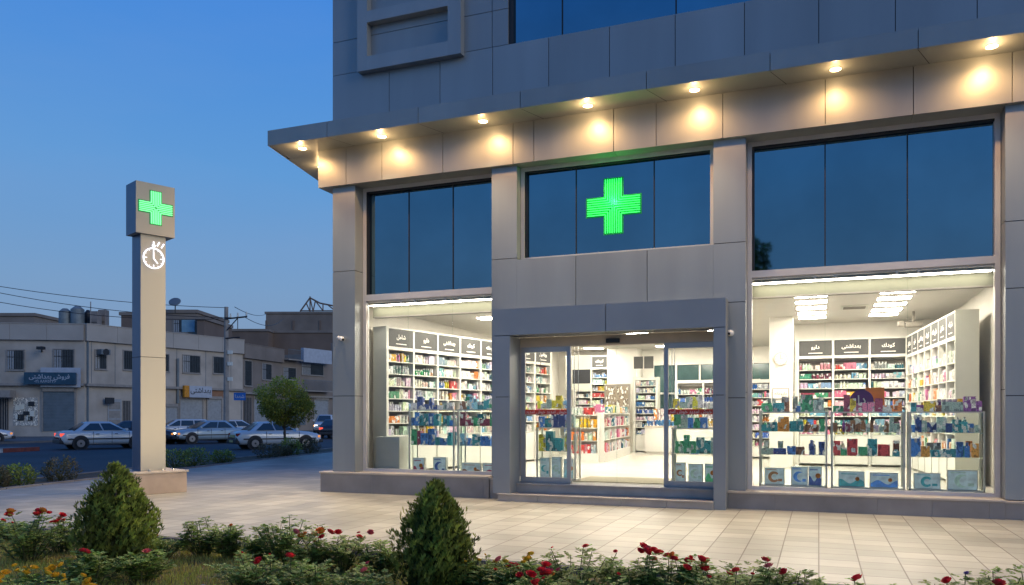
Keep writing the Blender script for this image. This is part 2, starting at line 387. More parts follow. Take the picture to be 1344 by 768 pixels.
for y0 in range(-40, 90, 1):
    b.box(0, .14, 0, .985, -.16, -.005, Matrix.Translation((ex(y0, 2.0), y0, 0)) @ Matrix.Rotation(math.atan2(E1[0] - E0[0], -(E1[1] - E0[1])) + PI, 4, 'Z'))
tag(b.build('kerb_road_side', M['kerb']), kind='structure').name = 'road_kerb'
tag(MB().add([(ex(-40, .12), -40, -.02), (ex(90, .12), 90, -.02), (ex(90, 1.87), 90, -.03), (ex(-40, 1.87), -40, -.03)], [(0, 1, 2, 3)]).build('planting_strip', M['soil']), kind='structure')
# far side: pavement up to the shops
tag(MB().box(-70, -45.6, -40, 90, -.2, .0).build('far_pavement', M['sidewalk']), kind='structure')
# median island with red and white kerb
mb = [MB(), MB()]
for i in range(22):
    x = -33.2 - (i * 1.0 * .10); y = 5.5 + i * 1.0
    mb[(i // 2) % 2].box(-.15, .15, 0, .98, -.16, .06, Matrix.Translation((x, y, 0)) @ Matrix.Rotation(.10, 4, 'Z'))
k1 = mb[0].build('median_kerb', M['kerb_red']); tag(k1, kind='structure')
mb[1].build('white_kerb_stones', M['kerb_white'], k1)
sheet('median', [(-33.3, 5.5), (-35.5, 27.4), (-37.4, 27.4), (-35.4, 5.5)], .04, M['sidewalk'])
# garden bed in front
KY = 7.62
def bedz(x, y): return .03 + .05 * max(0, min(1, (KY - y) / 2.0)) + .012 * math.sin(x * 2.1 + y * 3)
b = MB(); nx, ny = 60, 20
vs = []; 
for j in range(ny + 1):
    for i in range(nx + 1):
        x = -13.6 + 20 * i / nx; y = 1.6 + (KY - .05 - 1.6) * j / ny
        vs.append((x, y, bedz(x, y) + R.uniform(-.01, .01)))
b.add(vs, [(j * (nx + 1) + i, j * (nx + 1) + i + 1, (j + 1) * (nx + 1) + i + 1, (j + 1) * (nx + 1) + i) for j in range(ny) for i in range(nx)])
tag(b.build('garden_soil', M['soil'], smooth=True), kind='structure')
b = MB()
for i in range(25):
    b.bbox(-14.0 + i * .8, -14.0 + i * .8 + .79, KY - .05, KY + .06, -.02, .085, .008)
b.bbox(-14.1, -14.0, 1.5, KY + .06, -.02, .085, .008)
tag(b.build('garden_kerb', mat('garden_kerb_dark', (.10, .10, .105), .8, 0, .2, 5)), kind='structure')
# ------------------------------------------------------------------ pharmacy building
B = empty('pharmacy_building', (-3, 14.1, 0), 0, 'grey clad corner building with lit pharmacy shopfront, canopy downlights and green cross', 'building')
B.location = (0, 0, 0)
def panels(mb, x0, x1, z0, z1, y, xs, zs, th=.03, gap=.012, back=None):
    """cladding sheets on a vertical face looking to -Y, with open joints"""
    X = [x0] + [x for x in xs if x0 < x < x1] + [x1]; Z = [z0] + [z for z in zs if z0 < z < z1] + [z1]
    for i in range(len(X) - 1):
        for j in range(len(Z) - 1):
            a = gap / 2 if i > 0 else 0; bb = gap / 2 if i < len(X) - 2 else 0
            c = gap / 2 if j > 0 else 0; d = gap / 2 if j < len(Z) - 2 else 0
            mb.box(X[i] + a, X[i + 1] - bb, y, y + th, Z[j] + c, Z[j + 1] - d)
def core(x0, x1, y0, y1, z0, z1, mb): mb.box(x0 + .01, x1 - .01, y0 + .031, y1, z0 + .004, z1 - .004)
P = 14.1
dark = MB()
# pillars
pill = [(-9.5, -8.96, .42), (-5.89, -5.37, .42), (-1.71, -1.17, .30), (2.68, 9.0, .30)]
PZ = [2.0, 4.6]
for i, (x0, x1, zb) in enumerate(pill):
    q = MB()
    xs = [3.9, 5.2, 6.5, 7.8] if i == 3 else []
    zt = 6.37
    panels(q, x0, x1, zb, zt, P, xs, PZ if i in (0, 1) else [1.9, 3.55, 4.58])
    core(x0, x1, P, P + .45, zb, zt, dark)
    zz = [zb] + PZ + [zt]
    for j in range(3):                     # side returns
        q.box(x1 - .03, x1, P + .033, P + .45, zz[j] + .006, zz[j + 1] - .006)
        q.box(x0, x0 + .03, P + .033, P + .45, zz[j] + .006, zz[j + 1] - .006)
    q.build('pillar', M['clad'], B)
# lower fascia band
q = MB(); BZ0, BZ1 = 6.37, 7.14
panels(q, -9.79, 9.0, BZ0, BZ1, 14.0, [-9.11, -8.26, -6.89, -5.41, -4.99, -3.46, -2.69, -1.54, .1, 1.4, 2.75, 4.1, 5.5], [])
X = [-9.79, -8.26, -6.89, -5.41, -3.46, -1.54, 1.4, 4.1, 9.0]
for i in range(8): q.box(X[i] + .005, X[i + 1] - .005, 14.032, 14.62, BZ0, BZ0 + .03)
for y0, y1 in ((14.033, 15.6), (15.61, 17.2), (17.21, 19), (19.01, 22), (22.01, 30)): q.box(-9.79, -9.76, y0, y1, BZ0, BZ1)
q.build('fascia_band', M['clad'], B)
dark.box(-9.755, 9.0, 14.035, 14.6, BZ0 + .035, BZ1)
dark.box(-9.755, -9.5, 14.6, 30, BZ0 + .035, BZ1)
# canopy with oblique street end
CZ0, CZ1, CF = 7.14, 7.45, 13.35
q = MB(); cx = [-10.57, -9.13, -7.09, -5.02, -2.73, -.73, 1.4, 3.4, 5.5, 9.0]
for i in range(9):
    q.box(cx[i] + (.006 if i else 0), cx[i + 1] - .006, CF, CF + .04, CZ0, CZ1)
    if i: q.add([(cx[i] + .006, CF + .042, CZ0), (cx[i + 1] - .006, CF + .042, CZ0), (cx[i + 1] + .594 - .3, 14.2, CZ0), (cx[i] + .306, 14.2, CZ0)], [(0, 1, 2, 3)])
q.add([(-10.55, CF + .042, CZ0), (cx[1] - .006, CF + .042, CZ0), (cx[1] + .294, 14.2, CZ0), (-10.65, 14.2, CZ0)], [(0, 1, 2, 3)])
# side canopy leaning outwards along the street side
q.add([(-10.57, CF + .041, CZ0), (-10.57, CF + .041, CZ1), (-13.8, 30, CZ1), (-13.8, 30, CZ0)], [(0, 1, 2, 3)])
yy = [14.21, 16.2, 18.4, 21, 25, 30]
for i in range(5):
    a, c = yy[i], yy[i + 1] - .012
    ox = lambda y: -10.57 - (y - CF) * 3.23 / 16.65
    q.add([(ox(a) + .01, a, CZ0), (-9.4, a, CZ0), (-9.4, c, CZ0), (ox(c) + .01, c, CZ0)], [(0, 1, 2, 3)])
q.build('canopy', M['clad'], B)
dark.add([(-10.5, CF + .1, CZ0 + .02), (9, CF + .1, CZ0 + .02), (9, 14.2, CZ0 + .02), (-10.6, 14.2, CZ0 + .02)], [(0, 1, 2, 3)])
MB().prism([(-10.57, CF + .05), (9, CF + .05), (9, 14.3), (-9.4, 14.3), (-9.4, 30), (-13.75, 30)], CZ1 - .03, CZ1 - .01).build('canopy_top', M['clad_up'], B)
# downlights
DL = [(-9.98, 13.72), (-8.08, 13.7), (-5.89, 13.68), (-3.85, 13.67), (-1.97, 13.66), (.25, 13.66), (2.42, 13.66), (4.7, 13.66), (-10.33, 14.9), (-10.7, 17.6)]
for i, (x, y) in enumerate(DL):
    q = MB(); q.cyl(x, y, CZ0 - .012, CZ0 + .002, .088, n=24); d = q.build('downlight', M['white'], B)
    MB().cyl(x, y, CZ0 - .016, CZ0 - .0125, .082, n=24).build('lens', M['lens'], d)
    L = bpy.data.lights.new('canopy_lamp', 'POINT'); L.energy = 11 * (1 + .3 * math.sin(i * 2.3)); L.color = (1, .60, .25); L.shadow_soft_size = .03
    o = bpy.data.objects.new('canopy_lamp', L); COL.objects.link(o); o.location = (x, y - .08, CZ0 - .15)
    o.rotation_euler = (math.radians(-7), 0, 0); o.parent = B
    L = bpy.data.lights.new('canopy_wash', 'SPOT'); L.energy = 85; L.color = (1, .53, .19); L.spot_size = math.radians(165); L.spot_blend = .6; L.shadow_soft_size = .05
    o = bpy.data.objects.new('canopy_wash', L); COL.objects.link(o); o.location = (x, y - .27, CZ0 - .05); o.parent = B
    L = bpy.data.lights.new('canopy_flood', 'SPOT'); L.energy = 700; L.color = (1, .80, .53); L.spot_size = math.radians(110); L.spot_blend = 1; L.shadow_soft_size = .08
    o = bpy.data.objects.new('canopy_flood', L); COL.objects.link(o); o.location = (x, y - .05, CZ0 - .06)
    o.rotation_euler = (math.radians(-24), 0, 0); o.parent = B
# upper facade
q = MB()
panels(q, -9.5, 9.0, CZ1, 8.70, P, [-8.15, -7.0, -5.87, -4.73, -3.56, -2.37, -1.19, 0, 1.15, 2.3, 3.5, 4.7], [])
panels(q, -9.5, -5.55, 8.71, 13.2, P, [-5.88], [9.4, 10.4, 11.5])
panels(q, 1.2, 9.0, 8.71, 13.2, P, [3, 5], [10.4])
for z0, z1 in ((CZ1, 8.0), (8.01, 8.66), (8.67, 9.38), (9.39, 10.4), (10.41, 13.2)):
    for y0, y1 in ((14.133, 16.2), (16.212, 18.4), (18.412, 21), (21.012, 25), (25.012, 30)): q.box(-9.5, -9.47, y0, y1, z0 + .006, z1)
q.box(-9.5, 9.0, P - .06, 30, 13.21, 13.4)
q.build('upper_wall', M['clad_up'], B)
dark.box(-9.46, -5.56, P + .032, 14.6, CZ1 + .01, 13.2); dark.box(-5.56, 9, P + .032, 14.6, CZ1 + .01, 8.695)
dark.box(-9.46, -9.3, 14.6, 30, CZ1, 13.2); dark.box(1.21, 9, P + .032, 14.6, 8.72, 13.2)
w = MB().box(-5.55, -4.515, P + .16, P + .18, 8.7, 13.2).box(-4.505, -2.385, P + .16, P + .18, 8.7, 13.2).box(-2.375, 1.2, P + .16, P + .18, 8.7, 13.2).build('upper_window', M['darkglass'], B)
q = MB()
for x in (-4.51, -2.38, -.25): q.box(x - .012, x + .012, P + .148, P + .159, 8.7, 13.2)
q.box(-5.55, -5.5, P + .03, P + .2, 8.7, 13.2)
q.build('window_frame', M['frame_dark'], w)
# raised relief frame on the upper wall
q = MB(); y0, y1 = 13.93, 14.098
for x0, x1, z0, z1 in ((-8.8, -8.57, 8.62, 13), (-6.75, -6.47, 8.62, 13), (-8.57, -6.75, 8.62, 8.90), (-8.57, -6.75, 9.59, 9.82), (-8.57, -6.75, 10.6, 10.83)):
    q.box(x0, x1, y0, y1, z0, z1)
q.build('relief_frame', M['clad_up'], B)
# plinths
q = MB(); c = MB()
def plinth(x0, x1, y, z, step):
    q = MB(); c = MB()
    x = x0
    while x < x1 - .01:
        xe = min(x + step, x1); q.box(x + .002, xe - .002, y, y + .03, 0, z - .035); x = xe
    q.box(x0 + .002, x1 - .002, y + .031, 14.6, 0, z - .036)
    c.bbox(x0 - .015, x1 + .0, y - .025, 14.6, z - .034, z, .006)
    if x0 < -9: q.box(-9.72, -9.6, 14.61, 30, 0, .38)
    p = q.build('plinth', M['plinth'], B); c.build('plinth_cap', M['cap'], p)
plinth(-9.73, -5.9, 13.99, .42, 1.24); plinth(-5.888, -5.62, 14.0, .40, 1); plinth(-1.455, 2.66, 14.0, .30, .78); plinth(2.665, 9, 14.04, .285, .78)
# windows -----------------------------------------------------------
def window(x0, x1, zb, zt, y, mull, ztr=None, fw=.075):
    fr = MB()
    fr.box(x0, x0 + fw, y, y + .12, zb, zt); fr.box(x1 - fw, x1, y, y + .12, zb, zt)
    fr.box(x0 + fw, x1 - fw, y, y + .12, zt - fw, zt); fr.box(x0 + fw, x1 - fw, y, y + .12, zb, zb + fw * .8)
    if ztr: fr.box(x0 + fw, x1 - fw, y + .002, y + .12, ztr[0], ztr[1])
    f = fr.build('window', M['frame'], B)
    g0 = ztr[1] if ztr else zb + fw * .8
    g = MB(); ed = [x0 + fw] + list(mull) + [x1 - fw]
    for a_, b2 in zip(ed[:-1], ed[1:]): g.box(a_ + .003, b2 - .003, y + .10, y + .115, g0, zt - fw)
    g = g.build('tinted_pane', M['darkglass'], f)
    k = MB()
    for m_ in mull: k.box(m_ - .01, m_ + .01, y + .088, y + .0985, g0, zt - fw)
    k.box(x0 + fw, x0 + fw + .035, y + .02, y + .0985, g0, zt - fw); k.box(x0 + fw + .036, x1 - fw, y + .02, y + .0985, zt - fw - .03, zt - fw)
    k.build('glazing_bar', M['frame_dark'], f)
    if ztr:
        MB().box(x0 + fw, x1 - fw, y + .07, y + .082, zb + fw * .8, ztr[0]).build('shop_pane', M['glass'], f)
        k = MB()
        for m_ in mull: k.box(m_ - .006, m_ + .006, y + .055, y + .069, zb + fw * .8, ztr[0])
        k.build('pane_joint', M['glass_edge'], f)
        k = MB(); k.box(x0 + fw, x1 - fw, y + .05, y + .1, ztr[0] - .03, ztr[0] - .001)
        for m_ in mull:
            for s in (-.16, .16): k.box(m_ + s - .02, m_ + s + .02, y + .045, y + .1, ztr[0] - .07, ztr[0] - .031)
        k.build('glass_rail', M['frame'], f)
    return f
W = 14.4
window(-8.955, -5.895, .42, 6.37, W, [-7.91, -6.9], (4.0, 4.13))
window(-5.365, -1.715, 4.57, 6.37, 14.3, [-4.28, -2.80])
window(-1.165, 2.67, .30, 6.37, W, [.10, 1.36], (4.0, 4.12))
# belt panels over the portal and wall behind
q = MB(); panels(q, -5.368, -1.712, 3.4, 4.565, P, [-4.2, -2.87], []); q.build('belt_panel', M['clad'], B)
dark.box(-5.35, -1.73, P + .032, 14.42, 3.4, 4.56)
# portal
q = MB()
panels(q, -5.70, -1.46, 3.09, 3.58, 13.7, [-3.53], [])
panels(q, -5.70, -5.36, .14, 3.078, 13.7, [], [1.94]); panels(q, -1.66, -1.46, 0, 3.078, 13.7, [], [1.94])
q.box(-5.36 - .03, -5.36, 13.733, 14.24, .14, 3.08); q.box(-1.66, -1.63, 13.733, 14.24, .0, 3.08)
q.box(-5.7, -5.67, 13.733, 14.098, .142, 3.58); q.box(-1.49, -1.46, 13.733, 14.098, 0, 3.58)
q.box(-5.36, -1.66, 13.733, 14.24, 3.09, 3.12); q.box(-5.67, -1.49, 13.733, 14.098, 3.55, 3.58)
q.build('entrance_portal', M['clad_portal'], B)
dark.box(-5.66, -1.5, 13.735, 14.09, 3.125, 3.54); dark.box(-5.66, -5.4, 13.735, 14.09, .15, 3.08); dark.box(-1.625, -1.5, 13.735, 14.09, .01, 3.08)
dark.build('cladding_substructure', M['clad_dark'], B)
# steps
q = MB()
for i in range(5):
    q.bbox(-5.58 + i * .784, -5.58 + (i + 1) * .784 - .004, 13.665, 14.6, 0, .14, .006)
q.bbox(-5.36, -1.665, 14.06, 14.6, .141, .31, .006)
q.bbox(-5.37, -1.662, 14.035, 14.3, .285, .312, .005); q.bbox(-5.6, -1.662, 13.64, 13.75, .115, .142, .005)
q.build('entrance_steps', M['step'], B)
# sliding door set
DY = 14.25
fr = MB(); fr.box(-5.36, -1.66, DY, DY + .16, 2.90, 3.088); fr.box(-5.36, -5.34, DY + .01, DY + .1, .312, 2.9)
hd = fr.build('door_header', M['cap'], B)
MB().bbox(-3.66, -3.40, DY - .04, DY - .001, 2.93, 3.01, .01).build('door_sensor', M['black'], hd)
for k, (x0, x1) in enumerate(((-5.34, -4.35), (-2.60, -1.662))):
    q = MB(); fw = .075
    q.box(x0, x0 + fw, DY + .01, DY + .07, .314, 2.898); q.box(x1 - fw, x1, DY + .01, DY + .07, .314, 2.898)
    q.box(x0 + fw, x1 - fw, DY + .01, DY + .07, .314, .42); q.box(x0 + fw, x1 - fw, DY + .01, DY + .07, 2.80, 2.898)
    d = q.build('side_door_leaf', M['doorframe'], B)
    MB().box(x0 + fw, x1 - fw, DY + .035, DY + .047, .42, 2.80).build('pane', M['glass'], d)
    s = MB().box(x0 + fw, x1 - fw, DY + .030, DY + .033, 1.615, 1.705).build('warning_strip', M['red'], d)
    lettering('خوش امدید خوش امدید' if k == 0 else 'خوش امدید خوش امد', .085, face_m((x0 + x1) / 2, DY + .0285, 1.66), M['redtxt'], s, ext=.0005)
for x0, x1 in ((-4.34, -3.492), (-3.484, -2.61)):
    d = MB().box(x0, x1, DY + .11, DY + .122, .33, 2.895).build('sliding_glass_door', M['glass'], B)
q = MB(); q.box(-3.494, -3.482, DY + .105, DY + .127, .33, 2.895); q.build('door_joint', M['glass_edge'], B)
MB().box(-4.45, -2.62, 14.75, 16.0, .312, .325).build('door_mat', M['matting'], None)
bpy.data.objects['door_mat']; tag(bpy.data.objects['door_mat'], 'flat olive brown mat on the shop floor just inside the glass door', 'mat')
# window cross
def cross(parent, Mx, L, wd, m, th=.012, nl=4, name='cross_line'):
    """nested L-shaped lines in four quadrants"""
    q = MB()
    for sx in (-1, 1):
        for sz in (-1, 1):
            for k in range(nl):
                d = (k + .5) * wd / nl
                x, z = sx * d, sz * d
                a, c = sorted((x - th / 2, x + th / 2)); e, f = sorted((z, sz * L)); q.box(a, c, -.02, 0, e, f, Mx)
                e, f = sorted((z - th / 2, z + th / 2)); a, c = sorted((x + sx * th / 2, sx * L)); q.box(a, c, -.02, 0, e, f, Mx)
    return q.build(name, m, parent)
CR = empty('neon_cross', (0, 0, 0), 0, 'large green neon pharmacy cross of nested lines on the middle upper window', 'neon sign')
cx_, cz_ = -3.56, 5.49
CR.location = (cx_, 14.398, cz_)
cross(CR, Matrix.Translation((0, -.006, 0)), .50, .172, M['green'], .013)
q = MB()
for x0, x1, z0, z1 in ((-.19, .19, -.53, .53), (-.53, -.19, -.19, .19), (.19, .53, -.19, .19)): q.box(x0, x1, -.004, -.001, z0, z1)
q.build('backing', M['greenback'], CR)
L = bpy.data.lights.new('neon_glow', 'POINT'); L.energy = 14; L.color = (.05, 1, .15); L.shadow_soft_size = .01
o = bpy.data.objects.new('neon_glow', L); COL.objects.link(o); o.location = (0, -.16, .1); o.parent = CR
# cameras on the pillars
def cctv(x, y, z, bullet, label):
    c = empty('security_camera', (x, y, z), 0, label, 'camera')
    if bullet:
        q = MB(); q.cyl(0, 0, -.03, 0, .045, n=20, M=Matrix.Rotation(PI / 2, 4, 'X') @ Matrix.Scale(-1, 4, (0, 0, 1)) @ Matrix.Translation((0, 0, .0))); 
        q.tube([(0, -.005, .01), (.0, -.07, .0)], .014); q.build('bracket', M['white'], c)
        q = MB(); q.tube([(-.05, -.07, .015), (.03, -.09, -.01), (.10, -.12, -.035)], [.036, .038, .036], 16); q.build('housing', M['white'], c, True)
        q = MB(); q.tube([(.10, -.12, -.035), (.108, -.1235, -.038)], .028, 16); q.build('lens', M['black'], c)
    else:
        q = MB(); q.tube([(0, 0, 0), (0, -.03, 0)], [.06, .06], 20); q.build('base', M['white'], c)
        q = MB(); q.ellipsoid((0, -.06, -.005), (.052, .052, .052), 20, 12); q.build('housing', M['white'], c, True)
        q = MB(); q.ellipsoid((-.012, -.095, -.018), (.025, .022, .025), 14, 8); q.build('lens', M['black'], c, True)
cctv(-9.27, P, 3.2, True, 'white bullet security camera on the leftmost grey pillar by the left window')
cctv(-1.42, P, 3.02, False, 'white dome security camera on the pillar right of the entrance portal')
# ------------------------------------------------------------------ interior shell
q = MB()
CZ = 3.98
q.box(-9.25, -9.2, 14.62, 29, .3, CZ); q.box(-9.2, -7.0, 28.6, 28.7, .3, CZ)
q.box(-7.0, -5.6, 28.6, 28.7, .3, CZ); q.box(-5.6, -.6, 28.6, 28.7, 3.45, CZ); q.box(-5.6, -.6, 28.6, 28.7, .3, 1.2)
q.box(-.6, 2.95, 22.0, 22.1, .3, CZ); q.box(2.9, 2.95, 14.62, 22, .3, CZ); q.box(-.6, -.5, 22.1, 28.6, .3, CZ)
q.box(-7.05, -6.0, 27.6, 28.59, .32, CZ - .002)
q.build('shop_wall', M['wall_in'], B)
q = MB(); q.box(-1.12, -.58, 20.2, 20.8, .31, CZ); q.build('shop_column', M['wall_in'], B)
q = MB(); q.box(-9.25, 2.95, 14.62, 29, CZ, CZ + .1); q.build('shop_ceiling', M['ceil_in'], B)
q = MB(); q.box(-9.25, 2.95, 14.5, 29, .25, .31); q.build('shop_floor', M['floor_in'], B)
mbh = mat('bulkhead_paint', (.17, .17, .12), .8, 0, .04)
for x0, x1 in ((-8.95, -5.9), (-1.16, 2.66)):
    k = MB().box(x0, x1, 14.8, 14.9, 3.72, CZ - .002).build('bulkhead', mbh, B)
    MB().box(x0, x1, 14.79, 14.91, 3.69, 3.719).build('bulkhead_trim', M['shadowgap'], k)
# rear windows
q = MB(); q.box(-5.6, -.6, 28.66, 28.68, 1.2, 3.45); rw = q.build('rear_window', mat('rear_glass', (.05, .10, .10), .1), B)
q = MB()
for i in range(7): q.box(-5.6 + i * .83 - .03, -5.6 + i * .83 + .03, 28.58, 28.655, 1.2, 3.45)
q.box(-5.6, -.6, 28.57, 28.65, 2.35, 2.42); q.box(-5.6, -.6, 28.57, 28.65, 3.40, 3.46); q.build('frame', M['lam'], rw)
# ceiling panels
for x0, ys in ((-.45, (15.6, 16.55, 17.5, 18.45, 19.4, 20.3)), (1.12, (15.6, 16.55, 17.5, 18.45, 19.4, 20.3)), (-2.9, (16, 18.2, 20.4, 22.6, 24.8, 27)), (-5.2, (16, 18.2, 20.4, 22.6, 24.8, 27)), (-7.75, (15.9, 17.6, 19.3, 21, 22.7, 24.8, 27))):
    for y in ys:
        f = MB().box(x0 - .02, x0 + .62, y - .02, y + .40, CZ - .014, CZ + .0).build('ceiling_light', M['white'], B)
        MB().box(x0, x0 + .60, y, y + .38, CZ - .024, CZ - .0145).build('diffuser', M['panel'] if x0 < -1 else M['panel_soft'], f)
for x0, x1, y, z in ((-8.9, -5.95, 14.56, 3.93), (-1.1, 2.6, 14.56, 3.93), (-5.3, -4.4, 14.47, 3.03), (-2.55, -1.7, 14.47, 3.03)):
    f = MB().box(x0, x1, y, y + .16, z, z + .03).build('display_fill_strip', M['white'], B)  # strips added to brighten the display fronts behind windows and door leaves
    MB().box(x0 + .01, x1 - .01, y + .01, y + .15, z - .01, z - .001).build('diffuser', M['strip'], f)
q = MB()
q.box(.45, 1.0, 18.6, 19.1, CZ - .03, CZ - .001)
f = q.build('air_vent', M['lam_side'], B)
q = MB()
for i in range(5): q.box(.5, .95, 18.65 + i * .09, 18.69 + i * .09, CZ - .036, CZ - .031)
q.build('vent_slot', M['shadowgap'], f)
q = MB(); q.box(2.0, 2.05, 20.2, 20.25, CZ - .25, CZ - .001); q.bbox(1.85, 2.2, 20.1, 20.35, CZ - .36, CZ - .25, .02); q.bbox(1.7, 1.84, 20.15, 20.3, CZ - .34, CZ - .22, .02)
tag(q.build('wall_speaker', M['shadowgap']), 'small grey bracketed speaker hanging above the right side shelving', 'speaker')
# round clock and framed notice on the column
c = empty('wall_clock', (-.86, 20.19, 2.96), 0, 'round pale clock on the cream column behind the right window', 'clock')
MB().cyl(0, 0, 0, .03, .16, n=32, M=Matrix.Rotation(PI / 2, 4, 'X')).build('rim', M['cap'], c)
MB().cyl(0, 0, .0305, .035, .14, n=32, M=Matrix.Rotation(PI / 2, 4, 'X')).build('dial', M['lam'], c)
q = MB(); q.box(-.006, .006, -.04, -.036, 0, .1); q.box(0, .07, -.04, -.036, -.006, .006)
for i in range(12):
    q.box(-.005, .005, -.039, -.036, .105, .128, Matrix.Rotation(i * PI / 6, 4, 'Y'))
q.build('clock_hand', M['shadowgap'], c)
c = empty('framed_notice', (-.86, 20.19, 2.12), 0, 'small framed certificate on the cream column under the clock', 'notice')
MB().box(-.19, .19, -.02, 0, -.13, .13).build('frame', M['shadowgap'], c); MB().box(-.175, .175, -.024, -.0205, -.115, .115).build('paper', M['lam'], c)
lettering('داروخانه', .09, face_m(0, -.0245, 0), M['shadowgap'], c)

# ------------------------------------------------------------------ products
PAL = {'teal': (.02, .17, .20), 'dark blue': (.015, .04, .16), 'blue': (.03, .12, .34), 'light blue': (.16, .33, .48), 'green': (.03, .22, .10), 'orange': (.55, .17, .02), 'brown': (.16, .07, .03),
       'red': (.42, .03, .03), 'yellow': (.60, .42, .02), 'purple': (.13, .03, .17), 'pink': (.55, .15, .25), 'white': (.62, .62, .58), 'grey green': (.20, .28, .25), 'maroon': (.16, .02, .05)}
stuff = MB()
def pack(mb, Mx, x, w, d, z, h, kind, col):
    """one package: carton, bottle or jar; local x along the shelf, y depth, z up"""
    mb.cc = col; mb.smooth = False
    if kind == 0: mb.box(x, x + w, 0, d, z, z + h, Mx)
    elif kind == 1:
        r = min(w, d) / 2 * .95
        mb.cyl(x + w / 2, d / 2, z, z + h * .72, r, n=10, M=Mx); mb.cyl(x + w / 2, d / 2, z + h * .72, z + h * .8, r, r * .5, 10, Mx)
        mb.cc = (.7, .7, .68); mb.cyl(x + w / 2, d / 2, z + h * .8, z + h, r * .5, n=8, M=Mx)
    else:
        r = min(w, d) / 2 * .95
        mb.cyl(x + w / 2, d / 2, z, z + h * .8, r, n=10, M=Mx); mb.cc = tuple(min(1, c * .5 + .3) for c in col); mb.cyl(x + w / 2, d / 2, z + h * .8, z + h, r * 1.02, n=10, M=Mx)
def fill(Mx, x0, x1, z, hmax, pal, dens=1.0, wmin=.05, wmax=.11, d=.12):
    x = x0
    while x < x1 - wmin:
        k = R.choice((0, 0, 0, 1, 2)); w = min(R.uniform(wmin, wmax), x1 - x)
        col = PAL[R.choice(pal)] if R.random() < .8 else PAL['white']
        col = tuple(c * R.uniform(.75, 1.2) for c in col)
        h = hmax * R.uniform(.6, .95); n = R.choice((1, 2, 3, 4))
        for i in range(n):
            if x + w > x1: break
            if R.random() < dens: pack(stuff, Mx, x, w * .93, d, z, h, k, col)
            x += w
WH = ['white', 'white', 'white', 'white', 'light blue', 'grey green']
WARM = ['orange', 'yellow', 'white', 'white', 'pink', 'white', 'green']
MIX = ['white', 'white', 'white', 'light blue', 'pink', 'yellow', 'teal', 'red', 'orange', 'green', 'blue']
DK = ['teal', 'blue', 'white', 'maroon', 'grey green', 'green']
WORDS = ['داروخانه', 'ویتامین', 'بهداشتی', 'مکمل', 'شامل', 'کودک', 'شبانه', 'دارو']
def shelving(name, loc, rz, nb, bw, H, rows, pitch, z_top, label, depth=.38, header=.42, pals=None, endl=False, open_cells=False, words=True):
    """wall shelving; local x along, y=0 is the front, +y goes back"""
    s = empty(name, loc, rz, label, 'shelving')
    q = MB(); Wd = nb * bw
    zb = z_top - rows * pitch
    q.box(0, Wd, depth - .02, depth, 0, H)
    for i in range(nb + 1):
        q.box(i * bw - .025, i * bw + .025, 0, depth - .021, 0, H)
    q.box(0, Wd, .0, depth - .022, H - .03, H + .002); q.box(0.026, Wd - .026, .004, depth - .03, H - header - .07, H - header)
    q.build('carcass', M['lam'], s)
    e = MB(); e.box(-.06, -.027, -.01, depth, 0, H + .01); e.box(Wd + .027, Wd + .06, -.01, depth, 0, H + .01); e.build('end_panel', M['lam_side'], s)
    q = MB(); 
    for i in range(nb): q.box(i * bw + .04, (i + 1) * bw - .04, .012, depth - .03, .06, zb - .03)
    q.build('base_cabinet', M['lam'], s)
    q = MB()
    for i in range(nb):
        for r in range(rows + 1):
            z = z_top - r * pitch
            if r < rows + 1: q.box(i * bw + .026, (i + 1) * bw - .026, .006, depth - .03, z - pitch * 0 - .02, z) if r else None
    q.build('shelf_board', M['lam_side'], s)
    q = MB()
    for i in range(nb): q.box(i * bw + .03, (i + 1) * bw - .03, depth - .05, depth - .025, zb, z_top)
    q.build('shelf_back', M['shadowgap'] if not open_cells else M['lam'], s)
    if header > .05:
        for i in range(nb):
            hp = MB().box(i * bw + .035, (i + 1) * bw - .035, .001, .03, H - header + .0, H - .04).build('header_panel', M['slate'], s)
            if words:
                lettering(WORDS[(i * 3 + len(label)) % 8], header * .31, face_m((i + .5) * bw, -.001, H - header * .48), M['txt'], hp)
                MB().box((i + .5) * bw - bw * .2, (i + .5) * bw + bw * .2, -.003, -.0005, H - header * .86, H - header * .82).build('underline', M['txt'], hp)
    Mx = Matrix.Translation(loc) @ Matrix.Rotation(rz, 4, 'Z')
    for i in range(nb):
        for r in range(1, rows + 1):
            z = z_top - r * pitch
            pl = R.choice(pals or [WH, WARM, MIX, WH])
            My = Mx @ Matrix.Translation((0, .05 if not open_cells else .008, 0))
            fill(My, i * bw + .04, (i + 1) * bw - .04, z + .001, (pitch - .03) * (.92 if not open_cells else .82), pl, .98)
    return s
ang = math.atan2(3.85, .85)
# left wall: runs away from the left window; front faces the room (+X)
shelving('wall_shelving', (-8.7, 15.0, .31), ang, 8, .86, 3.21, 7, .27, 2.74, 'long white medicine shelving with slate headers seen through the left window', pals=[WARM, WH, MIX, WH, WARM])
shelving('wall_shelving', (-.50, 21.55, .31), 0, 3, .84, 3.22, 8, .235, 2.68, 'white shelving on the back wall behind the right window with three wide headers', pals=[WH, MIX, ['yellow', 'pink', 'white'], WH, ['teal', 'light blue', 'white'], DK])
shelving('wall_shelving', (1.98, 21.3, .31), -math.atan2(5.0, .35), 7, .70, 3.2, 6, .33, 2.6, 'white open cell shelving along the right side wall with square slate headers', pals=[WARM, MIX, WH, ['orange', 'white', 'yellow'], ['light blue', 'white', 'pink']], open_cells=True, header=.45)
shelving('wall_shelving', (-8.35, 27.9, .31), 0, 2, .62, 3.45, 9, .24, 2.9, 'tall white shelving against the far wall behind the left door leaf', pals=[MIX, WH, ['light blue', 'white'], ['red', 'white']])
